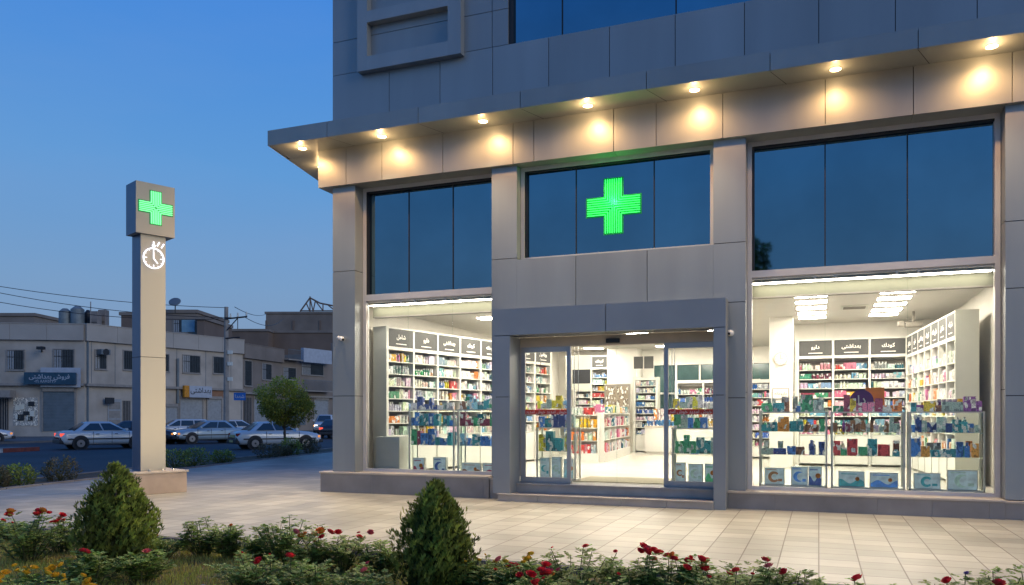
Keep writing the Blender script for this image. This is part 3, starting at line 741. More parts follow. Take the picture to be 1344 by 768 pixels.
shelving('wall_shelving', (-5.95, 27.1, .31), 0, 1, .75, 2.6, 8, .24, 2.55, 'narrow white unit of light blue packs deep inside behind the glass door', header=.03, pals=[['light blue', 'white', 'blue']], words=False)
shelving('wall_shelving', (-2.6, 24.5, .31), 0, 2, .7, 2.35, 8, .24, 2.3, 'white unit with blue top beside the cream column behind the right window', header=.03, pals=[['light blue', 'white', 'blue'], MIX], words=False)
shelving('wall_shelving', (-4.6, 27.7, .31), 0, 3, .9, 2.5, 7, .28, 2.3, 'low shelving of perfume and packs under the rear windows', header=.03, pals=[['yellow', 'white', 'blue', 'grey green'], DK, MIX], words=False)
# gondola with individual packs
def gondola(loc, rz, nb, bw, H, label):
    s = empty('gondola_shelf', loc, rz, label, 'display shelf')
    q = MB(); Wd = nb * bw; D = .62
    q.box(0, Wd, 0, D, 0, .26); q.box(.02, Wd - .02, D / 2 - .02, D / 2 + .02, .26, H)
    for i in range(nb + 1): q.box(max(0, i * bw - .02), min(Wd, i * bw + .02), .03, D - .03, .26, H)
    q.build('carcass', M['lam'], s)
    q = MB()
    for z in (.62, .98, 1.34): q.box(.02, Wd - .02, .01, D - .01, z - .02, z)
    q.build('shelf_board', M['lam_side'], s)
    return s
g = gondola((-5.42, 21.0, .31), math.radians(94.5), 5, .95, 1.36, 'long white central display shelf of colourful packs behind the glass door')
cnt = [0]
def carton(Mx, x, w, d, z, h, cname, label, group, kind=0):
    m = MB(); pack(m, Matrix.Identity(4), -w / 2, w, d, 0, h, kind, None)
    m.c = [None] * len(m.f)
    nm = 'medicine_carton' if kind == 0 else 'medicine_bottle'
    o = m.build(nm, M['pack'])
    Mw = Mx @ Matrix.Translation((x + w / 2, 0, z)); o.location = Mw.to_translation(); o.rotation_euler = (0, 0, Mw.to_euler().z + R.uniform(-.06, .06))
    c = PAL[cname]; f = R.uniform(1.3, 2.1); o.color = tuple(min(.8, v_ * f + .045) for v_ in c) + (1,)
    tag(o, label, 'carton' if kind == 0 else 'bottle', group); cnt[0] += 1
    return o
ORD = ['first', 'second', 'third', 'fourth', 'fifth', 'sixth', 'seventh', 'eighth', 'ninth', 'tenth', 'eleventh', 'twelfth', 'thirteenth', 'fourteenth', 'fifteenth', 'sixteenth', 'seventeenth', 'eighteenth', 'nineteenth', 'twentieth']
def row(Mx, x0, x1, z, h0, h1, pal, shelf, wmin=.07, wmax=.14, d=.14, group='cartons on the display cabinets', gaps=.03):
    x = x0; n = 0
    while x < x1 - wmin and n < 19:
        w = min(R.uniform(wmin, wmax), x1 - x); cn = R.choice(pal)
        if R.random() > gaps:
            k = 1 if (R.random() < .12) else 0
            carton(Mx, x, w * .95, d * R.uniform(.5, 1), z, R.uniform(h0 * .7, h1 * 1.08), cn, '%s %s, %s from left on %s' % (cn, 'carton' if k == 0 else 'bottle', ORD[n], shelf), group, k); n += 1
        x += w
Mg = Matrix.Translation((-5.42, 21.0, .31)) @ Matrix.Rotation(math.radians(94.5), 4, 'Z') @ Matrix.Translation((0, .03, 0))
for i in range(5):
    pl = (['orange', 'red', 'pink'], ['teal', 'pink', 'light blue'], ['pink', 'white', 'red'], ['teal', 'green', 'pink'], MIX)[i]
    for z in (.261, .621, .981):
        fill(Mg, i * .95 + .03, (i + 1) * .95 - .03, z, .30, pl, .95, .07, .16, .2)
    fill(Mg, i * .95 + .03, (i + 1) * .95 - .03, 1.361, .24, MIX, .9, .07, .16, .3)
Me = Matrix.Translation((-6.04, 20.93, .31)) @ Matrix.Rotation(math.radians(4.5), 4, 'Z')
# end stand
s = empty('end_display', (-6.35, 20.7, .31), math.radians(4.5), 'narrow white end stand of red and orange packs before the long display shelf', 'display shelf')
q = MB(); q.box(0, .8, .0, .22, 0, .25); q.box(0, .8, .2, .22, .25, 1.35); q.box(.0, .03, 0, .199, .25, 1.35); q.box(.77, .8, 0, .199, .25, 1.35); q.build('carcass', M['lam'], s)
q = MB(); [q.box(.03, .77, 0, .199, z - .02, z) for z in (.6, .95, 1.3)]; q.build('shelf_board', M['lam_side'], s)
Ms = Matrix.Translation((-6.35, 20.7, .31)) @ Matrix.Rotation(math.radians(4.5), 4, 'Z') @ Matrix.Translation((0, .02, 0))
for z in (.251, .601, .951, 1.301): fill(Ms, .04, .76, z, .32, ['red', 'orange', 'red', 'yellow', 'white', 'pink'], 1, .07, .15, .15)
# left low wall shelf visible behind first opening
s = gondola((-7.9, 24.6, .31), 0, 2, .95, 1.36, 'low white display shelf of pale packs behind the opening beside the left door leaf')
Mz = Matrix.Translation((-7.9, 24.62, .31))
for z in (.261, .621, .981, 1.361): fill(Mz, .03, 1.87, z, .28, MIX, .95, .07, .14, .2)
# counter
s = empty('service_counter', (-5.35, 25.9, .31), 0, 'plain white service counter with small packs on top deep in the shop', 'counter')
q = MB(); q.bbox(0, 2.6, 0, .7, .08, .9, .01); q.box(.05, 2.55, .05, .65, 0, .08); q.build('body', M['lam'], s)
MB().bbox(-.03, 2.63, -.03, .73, .901, .94, .01).build('countertop', M['cap'], s)
Mc = Matrix.Translation((-5.35, 26.0, .31)); fill(Mc, .02, 2.5, .941, .26, ['orange', 'light blue', 'yellow', 'white', 'blue'], .95, .08, .16, .2)
fill(Mc @ Matrix.Translation((0, .3, 0)), .1, 1.2, .941, .75, ['yellow', 'white', 'grey green', 'orange'], .8, .09, .16, .2)
# perfume stand behind gondola (dark poster)
s = empty('poster_stand', (-6.9, 26.6, .31), 0, 'dark framed product poster standing between shelving and column inside', 'poster')
MB().box(0, .9, 0, .06, .9, 2.35).build('frame', M['shadowgap'], s)
q = MB(); q.cc = (.25, .2, .14)
q.box(.06, .84, -.01, -.001, .98, 2.28); q.build('poster_print', M['packs'], s)
s = empty('hanging_sign', (-5.95, 26.95, 3.2), 0, 'two small dark panels hung above the narrow light blue unit', 'sign')
MB().box(0, .32, 0, .02, 0, .42).build('panel', M['slate'], s); MB().box(.36, .68, 0, .02, 0, .42).build('panel', M['slate'], s)
s = empty('wall_screen', (-7.15, 22.9, 2.35), 0, 'grey wall mounted screen with dark display behind the left door leaf', 'screen')
MB().bbox(0, .8, 0, .08, 0, 1.05, .015).build('housing', M['lam_side'], s); MB().box(.22, .78, -.006, -.001, .2, .62).build('display', M['black'], s)

# glass display cabinets ---------------------------------------------------
def cabinet(x0, x1, y0, y1, zs, label, where, shelf_rows, bottom):
    s = empty('display_cabinet', (x0, y0, .31), 0, label, 'glass cabinet')
    w, d = x1 - x0, y1 - y0; H = zs[0] - .31
    q = MB()
    for px in (0, w - .03):
        for py in (0, d - .03): q.box(px, px + .03, py, py + .03, 0, H)
    q.box(0, w, 0, d, -.0, .045)
    q.box(.03, w - .03, .0, .02, H - .02, H); q.box(.03, w - .03, d - .02, d, H - .02, H)
    q.build('frame', M['chrome'] if False else M['lam'], s)
    q = MB()
    for z in zs: q.box(.031, w - .031, .021, d - .021, z - .31 - .012, z - .31 - .001)
    q.build('glass_shelf', M['glass_edge'], s)
    q = MB(); q.box(.031, w - .031, .004, .01, .05, H - .021)
    for px in (.012, w - .018): q.box(px, px + .006, .031, d - .031, .05, H - .001)
    q.build('glass_side', M['glass_edge'], s)
    Mx = Matrix.Translation((x0, y0 + .05, 0))
    for r, z in enumerate(zs):
        pal, h0, h1, wm, wx = shelf_rows[r]
        row(Mx, .035, w - .035, z, h0, h1, pal, '%s shelf, %s' % (('top', 'upper', 'lower')[r], where), wm, wx)
        # back row, plainer
        if R.random() < .8:
            fill(Mx @ Matrix.Translation((0, .2, 0)), .05, w - .05, z + .001, h1, WH + pal, .5, .07, .13, .1)
    # bottom: large picture boxes
    for (bx, bw, bh, cn, what) in bottom:
        o = MB().bbox(-bw / 2, bw / 2, 0, .10, 0, bh, .004).build('device_box', M['white'])
        o.location = (x0 + bx + bw / 2, y0 + .06, .357); tag(o, 'device box with %s, bottom of %s' % (what, where), 'box', 'large device boxes at the cabinet bottoms')
        rgb = PAL[cn]; key = 'print_' + cn.replace(' ', '_')
        if key not in M: M[key] = mat(key, tuple(min(.7, c * 1.8 + .02) for c in rgb), .4, 0, .35, 14, glow=.3)  # glow makes the printed picture look lit on its dim front
        k2 = {'pale': 0}
        f1 = MB(); e = .012
        if what.startswith('crescent') or what.startswith('round'):
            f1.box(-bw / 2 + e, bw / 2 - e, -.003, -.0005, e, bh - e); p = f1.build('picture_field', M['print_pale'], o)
            q = MB(); n = 26; r1 = min(bw, bh) * .33; cxx, czz = -.01, bh * .46
            vs = []; fs = []
            for i in range(n + 1):
                a = math.radians(40 + 280 * i / n); rr = r1 * (.55 + .0 * i) if what.startswith('round') else r1 * (1 - .55 * math.sin(PI * i / n))
                vs += [(cxx + r1 * math.cos(a), -.005, czz + r1 * math.sin(a)), (cxx + rr * math.cos(a) + r1 * .12, -.005, czz + rr * math.sin(a))]
            for i in range(n): fs.append((2 * i, 2 * i + 1, 2 * i + 3, 2 * i + 2))
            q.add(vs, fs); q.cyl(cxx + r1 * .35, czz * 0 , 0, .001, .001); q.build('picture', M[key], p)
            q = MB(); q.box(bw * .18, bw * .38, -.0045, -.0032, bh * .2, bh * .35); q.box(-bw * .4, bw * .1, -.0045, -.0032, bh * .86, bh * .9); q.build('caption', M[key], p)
        else:
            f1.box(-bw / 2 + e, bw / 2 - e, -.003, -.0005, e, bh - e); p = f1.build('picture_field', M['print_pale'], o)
            q = MB(); n = 20; vs = []; fs = []
            for i in range(n + 1):
                x = -bw / 2 + e + (bw - 2 * e) * i / n
                vs += [(x, -.005, e), (x, -.005, bh * (.36 + .14 * math.sin(i * .42 + bx * 9)))]
            for i in range(n): fs.append((2 * i, 2 * i + 2, 2 * i + 3, 2 * i + 1))
            q.add(vs, fs); q.build('picture', M[key], p)
            q = MB(); q.cyl(0, 0, 0, .002, bh * .13, n=18, M=Matrix.Translation((bw * .22, -.0055, bh * .52)) @ Matrix.Rotation(PI / 2, 4, 'X')); q.build('motif', M['petal_orange'], p)
            q = MB(); q.box(-bw * .4, bw * .2, -.0045, -.0032, bh * .8, bh * .85); q.build('caption', M[key], p)
    return s
M['print_pale'] = mat('print_pale_blue', (.50, .60, .65), .4, 0, .25, 9, glow=.3)  # pale print given a self-glow in place of front light
bigT = (['teal', 'blue', 'orange', 'green', 'grey green', 'brown'], .14, .30, .07, .22)
midT = (['teal', 'blue', 'brown', 'maroon', 'grey green', 'dark blue', 'orange'], .15, .24, .06, .16)
lowT = (['dark blue', 'blue', 'maroon', 'brown', 'teal', 'grey green'], .15, .26, .09, .24)
cabinet(-1.0, .14, 14.86, 15.26, (1.66, 1.31, .90), 'white framed glass cabinet at left behind the right window', 'left cabinet of right window', [bigT, (['orange', 'brown', 'green', 'teal'], .14, .26, .1, .2), lowT],
        [(.09, .34, .30, 'brown', 'round grey machine'), (.54, .28, .33, 'blue', 'crescent picture'), (.83, .22, .34, 'dark blue', 'wave picture')])
cabinet(.20, 1.36, 14.86, 15.26, (1.66, 1.31, .90), 'white framed glass cabinet in the middle behind the right window', 'middle cabinet of right window', [(['green', 'orange', 'yellow', 'teal', 'pink', 'maroon'], .14, .28, .08, .2), (['maroon', 'brown', 'grey green', 'purple'], .16, .24, .05, .09), (['red', 'brown', 'green', 'teal'], .16, .28, .1, .25)],
        [(.12, .42, .27, 'teal', 'blue wave and orange fish'), (.62, .44, .26, 'blue', 'long blue wave')])
cabinet(1.42, 2.54, 14.86, 15.26, (1.66, 1.31, .90), 'white framed glass cabinet at right behind the right window', 'right cabinet of right window', [(['teal', 'purple', 'purple', 'yellow', 'brown', 'grey green'], .15, .24, .08, .2), (['blue', 'dark blue', 'teal', 'grey green'], .14, .28, .06, .16), (['orange', 'blue', 'teal', 'green', 'teal'], .15, .3, .1, .2)],
        [(.08, .40, .27, 'teal', 'round red centred picture'), (.58, .44, .33, 'grey green', 'crescent machine')])
cabinet(-8.12, -7.05, 14.86, 15.26, (1.72, 1.38, .97), 'white framed glass cabinet at left behind the left window', 'left cabinet of left window', [(['grey green', 'dark blue', 'white'], .12, .26, .07, .15), (['brown', 'teal', 'teal', 'blue'], .16, .27, .06, .16), (['teal', 'green', 'blue', 'maroon'], .2, .32, .08, .18)],
        [(.08, .26, .34, 'maroon', 'rows of brown pads'), (.55, .30, .36, 'dark blue', 'crescent dial')])
cabinet(-6.98, -5.92, 14.86, 15.26, (1.72, 1.38, .97), 'white framed glass cabinet at right behind the left window', 'right cabinet of left window', [(['teal', 'brown', 'green', 'light blue', 'maroon'], .14, .28, .08, .18), (['maroon', 'teal', 'green'], .14, .26, .09, .24), (['teal', 'blue', 'light blue'], .14, .24, .1, .25)],
        [(.08, .42, .26, 'brown', 'brown figure picture'), (.55, .42, .26, 'maroon', 'row of dumbbells')])
cabinet(-5.24, -4.42, 14.84, 15.2, (1.36, .89), 'glass cabinet behind the left door leaf with teal boxes', 'cabinet behind left door leaf', [(['teal', 'grey green', 'blue', 'dark blue'], .15, .3, .09, .16), (['teal', 'teal', 'yellow', 'grey green'], .25, .42, .13, .22)],
        [(.06, .2, .40, 'teal', 'crescent picture'), (.30, .2, .42, 'grey green', 'round teal picture'), (.55, .2, .38, 'light blue', 'small blue wave')])
cabinet(-2.56, -1.70, 14.84, 15.2, (1.36, .89), 'glass cabinet behind the right door leaf with green boxes', 'cabinet behind right door leaf', [(['blue', 'grey green', 'green', 'grey green'], .2, .32, .08, .15), (['grey green', 'teal', 'green'], .2, .32, .08, .15)],
        [(.06, .18, .36, 'brown', 'round brown picture'), (.30, .26, .34, 'grey green', 'crescent clamp'), (.60, .2, .35, 'green', 'small green wave')])
# upper row behind the door leaves
for (x0, x1, w) in ((-5.24, -4.42, 'top shelf behind left door leaf'), (-2.56, -1.70, 'top shelf behind right door leaf')):
    s = empty('hanging_glass_shelf', (x0, 14.78, 1.72), 0, 'clear glass shelf of small packs hung behind the %s door leaf' % ('left' if x0 < -4 else 'right'), 'shelf')
    MB().box(0, x1 - x0, 0, .3, 0, .012).build('glass_board', M['glass_edge'], s)
    q = MB(); [q.box(a, a + .01, b_, b_ + .01, .012, 2.2) for a in (0.01, x1 - x0 - .02) for b_ in (.0, .28)]; q.build('hanging_rod', M['chrome'], s)
    row(Matrix.Translation((x0, 14.82, 0)), .03, x1 - x0 - .03, 1.734, .12, .26, ['white', 'yellow', 'grey green', 'light blue', 'white'], w, .07, .14)
stuff.sm = [False] * len(stuff.f)
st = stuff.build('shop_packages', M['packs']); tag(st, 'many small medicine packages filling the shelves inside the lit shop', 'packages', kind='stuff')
# promotional pieces on the middle cabinet
c = empty('promo_board', (.62, 14.94, 1.66), 0, 'round purple promotional board leaning on an orange card on the middle cabinet', 'display board')
q = MB(); q.cyl(0, 0, 0, .012, .19, n=32, M=Matrix.Translation((.07, -.005, .19)) @ Matrix.Rotation(PI / 2, 4, 'X')); q.build('board', mat('purple_board', (.10, .02, .15), .5, 0, .2, 10), c)
lettering('دا', .2, face_m(.07, -.02, .2), M['lam'], c)
o = MB().bbox(0, .30, 0, .03, 0, .42, .004).build('orange_card', mat('orange_card', (.62, .22, .03), .5, 0, .12, 8)); o.location = (.76, 15.07, 1.66)
tag(o, 'plain orange card standing behind the round purple board', 'card')
# low box at the left window
s = MB().bbox(-8.86, -8.28, 14.75, 15.2, .31, 1.14, .01).build('low_cabinet', M['lam_side']); tag(s, 'low pale grey cabinet in the bottom left corner of the left window', 'cabinet')
# ------------------------------------------------------------------ totem
n = Vector((.923, -.384)); az = math.atan2(n.y, n.x) + PI / 2       # local -Y faces n
T = empty('pharmacy_totem', (-12.89, 12.52, 0), az, 'tall cream pylon sign with green cross and white clock on a stone base', 'sign')
MB().bbox(-.52, .60, -.42, .62, 0, .42, .012).build('base', M['sandstone'], T)
MB().bbox(-.55, .63, -.45, .65, .421, .46, .008).build('base_cap', M['cap'], T)
def twoface(x0, x1, y0, y1, z0, z1, nm):
    q = MB(); q.box(x0, x1, y0, y0 + .01, z0, z1); q.box(x1 - .01, x1, y0 + .011, y1, z0, z1); q.box(x0 + .001, x1 - .011, y1 - .01, y1, z0, z1)
    p = q.build(nm, M['cream'], T)
    q = MB(); q.box(x0, x0 + .01, y0 + .011, y1 - .011, z0, z1); q.box(x0 + .011, x1 - .011, y0 + .011, y1 - .011, z1 - .01, z1); q.box(x0 + .011, x1 - .011, y0 + .011, y1 - .011, z0, z0 + .01); q.build('side_cladding', M['totem_side'], p)
twoface(-.25, .25, -.20, .25, .461, 2.78, 'shaft'); twoface(-.25, .25, -.20, .25, 2.79, 5.28, 'shaft')
twoface(-.37, .41, -.27, .25, 5.281, 6.32, 'head')
ci = Matrix.Translation((.02, -.275, 5.83))
cross(T, ci, .33, .11, M['greenpale'], .017, 3)
q = MB()
for x0, x1, z0, z1 in ((-.125, .125, -.35, .35), (-.35, -.125, -.125, .125), (.125, .35, -.125, .125)): q.box(x0, x1, .001, .004, z0, z1, ci)
q.build('cross_backing', M['greenback'], T)
# clock emblem
q = MB(); ck = Matrix.Translation((.0, -.215, 4.81)); nn = 40
def ring(q, r0, r1, y0, y1, M4, a0=0, a1=2 * PI, nn=40):
    vs = []; fs = []
    for i in range(nn + 1):
        a = a0 + (a1 - a0) * i / nn; c_, s_ = math.cos(a), math.sin(a)
        for r, y in ((r0, y0), (r1, y0), (r1, y1), (r0, y1)): vs.append(M4 @ Vector((r * c_, y, r * s_)))
    for i in range(nn):
        for k in range(4): fs.append((i * 4 + k, i * 4 + (k + 1) % 4, i * 4 + 4 + (k + 1) % 4, i * 4 + 4 + k))
    q.add(vs, fs)
ring(q, .192, .214, -.012, .005, ck)
for i in range(12):
    l = .045 if i % 3 == 0 else .008
    q.box(-.006, .006, -.01, .003, .178 - l, .178, ck @ Matrix.Rotation(i * PI / 6, 4, 'Y'))
q.box(-.008, .008, -.01, .003, 0, .13, ck); q.box(-.008, .008, -.01, .003, -.005, .13, ck @ Matrix.Rotation(math.radians(140), 4, 'Y'))
q.box(-.03, .03, -.012, .003, .235, .275, ck); q.box(-.012, .012, -.012, .003, .275, .34, ck)
q.box(-.012, .012, -.012, .003, .275, .37, ck @ Matrix.Translation((-.06, 0, .02)) @ Matrix.Rotation(.5, 4, 'Y'))
q.box(-.012, .012, -.012, .003, .24, .34, ck @ Matrix.Translation((.03, 0, .03)) @ Matrix.Rotation(.55, 4, 'Y') )
q.build('clock_emblem', M['whiteled'], T)
for x in (-.12, .14, .36):
    u = MB(); u.cyl(x, -.33, .46, .50, .03, n=12); u.build('uplight', M['chrome'], T)
L = bpy.data.lights.new('totem_fill_spot', 'SPOT'); L.energy = 330; L.color = (1, .74, .44); L.spot_size = math.radians(75); L.spot_blend = 1; L.shadow_soft_size = .1  # added fill spot ahead of the totem, with no fitting of its own
o = bpy.data.objects.new('totem_fill_spot', L); COL.objects.link(o); o.location = (.05, -3.2, .12); o.rotation_euler = (math.radians(180 - 50), 0, 0); o.parent = T

# ------------------------------------------------------------------ vegetation
def sh(): return R.uniform(.55, 1.35)
def thuja(name, x, y, h, r, seed, label, nspray=2600, lobes=((0, 0, 1, 1),)):
    rr = random.Random(seed); o = empty(name, (x, y, bedz(x, y) - .02), rr.uniform(0, 6), label, 'bush', None)
    q = MB()
    lob = [(rr.uniform(0, 2 * PI), rr.uniform(.1, .25), rr.uniform(2, 4)) for _ in range(5)]
    for i in range(nspray):
        lx, ly, lh, lr = rr.choice(lobes); t = rr.random() ** .85; z = h * lh * t; a = rr.uniform(0, 2 * PI)
        prof = (min(1, .62 + 1.7 * t) if t < .25 else 1.04 * (1 - ((t - .25) / .77) ** 2.9)) * r * lr
        wob = 1 + .17 * math.sin(3 * a + seed + 5 * t) + .15 * math.sin(7 * a - 13 * t + seed) + .1 * math.sin(13 * a + 21 * t)
        rad = prof * wob * (rr.uniform(.72, 1.16) if rr.random() < .75 else rr.uniform(.3, .8))
        c = Vector((rad * math.cos(a) + lx * min(1, .3 + t), rad * math.sin(a) + ly * min(1, .3 + t), z))
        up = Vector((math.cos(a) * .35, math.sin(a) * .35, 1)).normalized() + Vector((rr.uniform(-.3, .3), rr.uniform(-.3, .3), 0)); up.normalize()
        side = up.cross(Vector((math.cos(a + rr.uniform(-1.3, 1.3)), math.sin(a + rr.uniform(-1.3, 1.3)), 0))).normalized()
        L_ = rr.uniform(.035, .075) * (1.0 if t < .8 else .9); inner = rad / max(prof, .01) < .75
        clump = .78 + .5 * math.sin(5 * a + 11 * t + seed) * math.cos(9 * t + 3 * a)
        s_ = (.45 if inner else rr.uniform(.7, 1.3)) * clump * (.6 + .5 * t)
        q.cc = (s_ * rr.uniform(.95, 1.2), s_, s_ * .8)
        for k in range(4):                        # flat fan of leaflets
            e = (k - 1.5) / 1.5
            d = (up + side * e * .75).normalized(); p0 = c + up * L_ * .15 * k; p1 = p0 + d * L_ * (1 - .25 * abs(e)); w = side.cross(d).cross(d).normalized() * L_ * .11
            q.add([p0, (p0 + p1) / 2 + w, p1, (p0 + p1) / 2 - w], [(0, 1, 2, 3)])
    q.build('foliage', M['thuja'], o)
    MB().tube([(0, 0, 0), (.02, 0, h * .5), (0, 0, h * .8)], [.035, .025, .008], 6).build('trunk', M['bark'], o)
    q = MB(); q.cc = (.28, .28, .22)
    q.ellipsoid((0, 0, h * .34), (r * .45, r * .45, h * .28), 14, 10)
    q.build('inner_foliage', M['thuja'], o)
def leafq(q, p, d, up, L_, w):
    s_ = d.cross(up)
    if s_.length < 1e-3: s_ = Vector((1, 0, 0))
    s_.normalize(); m_ = p + d * L_ * .5
    q.add([p, m_ + s_ * w + up * w * .25, p + d * L_, m_ - s_ * w + up * w * .25], [(0, 1, 2), (0, 2, 3)])
flower_cache = {}
def flower_mesh(kind, seed):
    key = (kind, seed)
    if key in flower_cache: return flower_cache[key]
    rr = random.Random(seed * 17 + len(kind)); q = MB(); r = .034
    for L_ in range(4):
        n_ = 6 - L_ // 2; tilt = (.25, .6, .95, 1.3)[L_]
        for k in range(n_):
            a = 2 * PI * k / n_ + L_ * .5 + rr.uniform(-.15, .15)
            d = Vector((math.cos(a) * math.cos(tilt), math.sin(a) * math.cos(tilt), math.sin(tilt))); s_ = Vector((-math.sin(a), math.cos(a), 0)); l = r * (1 - .12 * L_)
            p = Vector((0, 0, -.008)); nn_ = s_.cross(d)
            q.add([p, p + d * l * .55 + s_ * l * .5, p + d * l * 1.05 + s_ * l * .28 - nn_ * l * .15, p + d * l * 1.05 - s_ * l * .28 - nn_ * l * .15, p + d * l * .55 - s_ * l * .5, p + d * l * .55 - nn_ * -.2 * l], [(0, 1, 5), (1, 2, 5), (2, 3, 5), (3, 4, 5), (4, 0, 5)])
    o = q.build('flower', M['petal_' + kind]); flower_cache[key] = o.data
    COL.objects.unlink(o); bpy.data.objects.remove(o); return flower_cache[key]
def rose(x, y, h, r, kind, nfl, label, seed, dens=1.0, cluster=False, name='rose_bush', cat='rose bush', fs=1.0):
    rr = random.Random(seed); z0 = bedz(x, y) - .01
    o = empty(name, (x, y, z0), 0, label, cat); q = MB(); s = MB(); tips = []
    ns = int(11 + 7 * dens + 14 * r)
    for i in range(ns):
        a = rr.uniform(0, 2 * PI); rad = r * math.sqrt(rr.random()); hh = h * rr.uniform(.55, 1.05) * (1 - .3 * (rad / r) ** 2)
        base = Vector((rad * .25 * math.cos(a), rad * .25 * math.sin(a), 0)); tip = Vector((rad * math.cos(a), rad * math.sin(a), hh))
        mid = (base + tip) / 2 + Vector((rr.uniform(-.05, .05), rr.uniform(-.05, .05), .04))
        s.tube([base, mid, tip], [.006, .0045, .0025], 5); tips.append(tip)
        nl = int(22 * hh / .4 * dens) + 7
        for k in range(nl):
            t = rr.uniform(.18, 1); p = base.lerp(mid, t * 2) if t < .5 else mid.lerp(tip, t * 2 - 1)
            aa = rr.uniform(0, 2 * PI); d = Vector((math.cos(aa), math.sin(aa), rr.uniform(-.2, .5))).normalized(); up = Vector((0, 0, 1)); pl = rr.uniform(.03, .08)
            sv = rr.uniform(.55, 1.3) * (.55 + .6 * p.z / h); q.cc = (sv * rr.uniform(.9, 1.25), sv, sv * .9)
            e = p + d * pl
            sd = d.cross(up).normalized()
            for (off, dd) in ((0, d), (-.3, (d + sd).normalized()), (-.3, (d - sd).normalized()), (-.75, (d + sd * 1.3).normalized()), (-.75, (d - sd * 1.3).normalized())):
                leafq(q, e + d * off * .04, dd, (up + Vector((rr.uniform(-.4, .4), rr.uniform(-.4, .4), 0))).normalized(), rr.uniform(.028, .044), rr.uniform(.010, .015))
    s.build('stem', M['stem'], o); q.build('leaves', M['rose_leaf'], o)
    tips.sort(key=lambda p: -p.z)
    for i in range(nfl):
        if cluster: p = tips[i % 3] + Vector((rr.uniform(-.07, .07), rr.uniform(-.05, .05), rr.uniform(-.03, .05)))
        else: p = tips[i % len(tips)] + Vector((rr.uniform(-.02, .02), rr.uniform(-.02, .02), .01))
        kd = kind if rr.random() < .82 or kind in ('white', 'violet', 'yellow') else rr.choice(['pink', 'orange'])
        f = bpy.data.objects.new('flower', flower_mesh(kd, rr.randrange(3))); COL.objects.link(f); f.parent = o; f.location = p
        k = (rr.uniform(.8, 1.3) if rr.random() < .72 else rr.uniform(.35, .6)) * fs; f.scale = (k, k, k); f.rotation_euler = (rr.uniform(-.5, .8), rr.uniform(-.5, .5), rr.uniform(0, 6))
    return o
def bp(u, v, z=.05):
    s = FPX * (CAMZ - z) / (v - HOR); return at(u, s)
x, y = bp(152, 752); thuja('thuja_bush', x, y, 1.04, .36, 3, 'broad dark conifer bush beside the pylon base at the left of the flower bed', 8500, ((0, 0, 1, .72), (.13, .06, .93, .6), (-.17, .02, .74, .62), (.19, -.08, .70, .58), (-.05, -.14, .66, .6), (.03, .15, .8, .55)))
x, y = bp(572, 785); thuja('thuja_bush', x, y, .97, .35, 9, 'upright pointed conifer bush in the flower bed in front of the left shop window', 7000, ((0, 0, 1, .62), (0, 0, .92, .85), (.13, 0, .78, .6), (-.14, .03, .74, .6), (.02, -.13, .66, .65)))
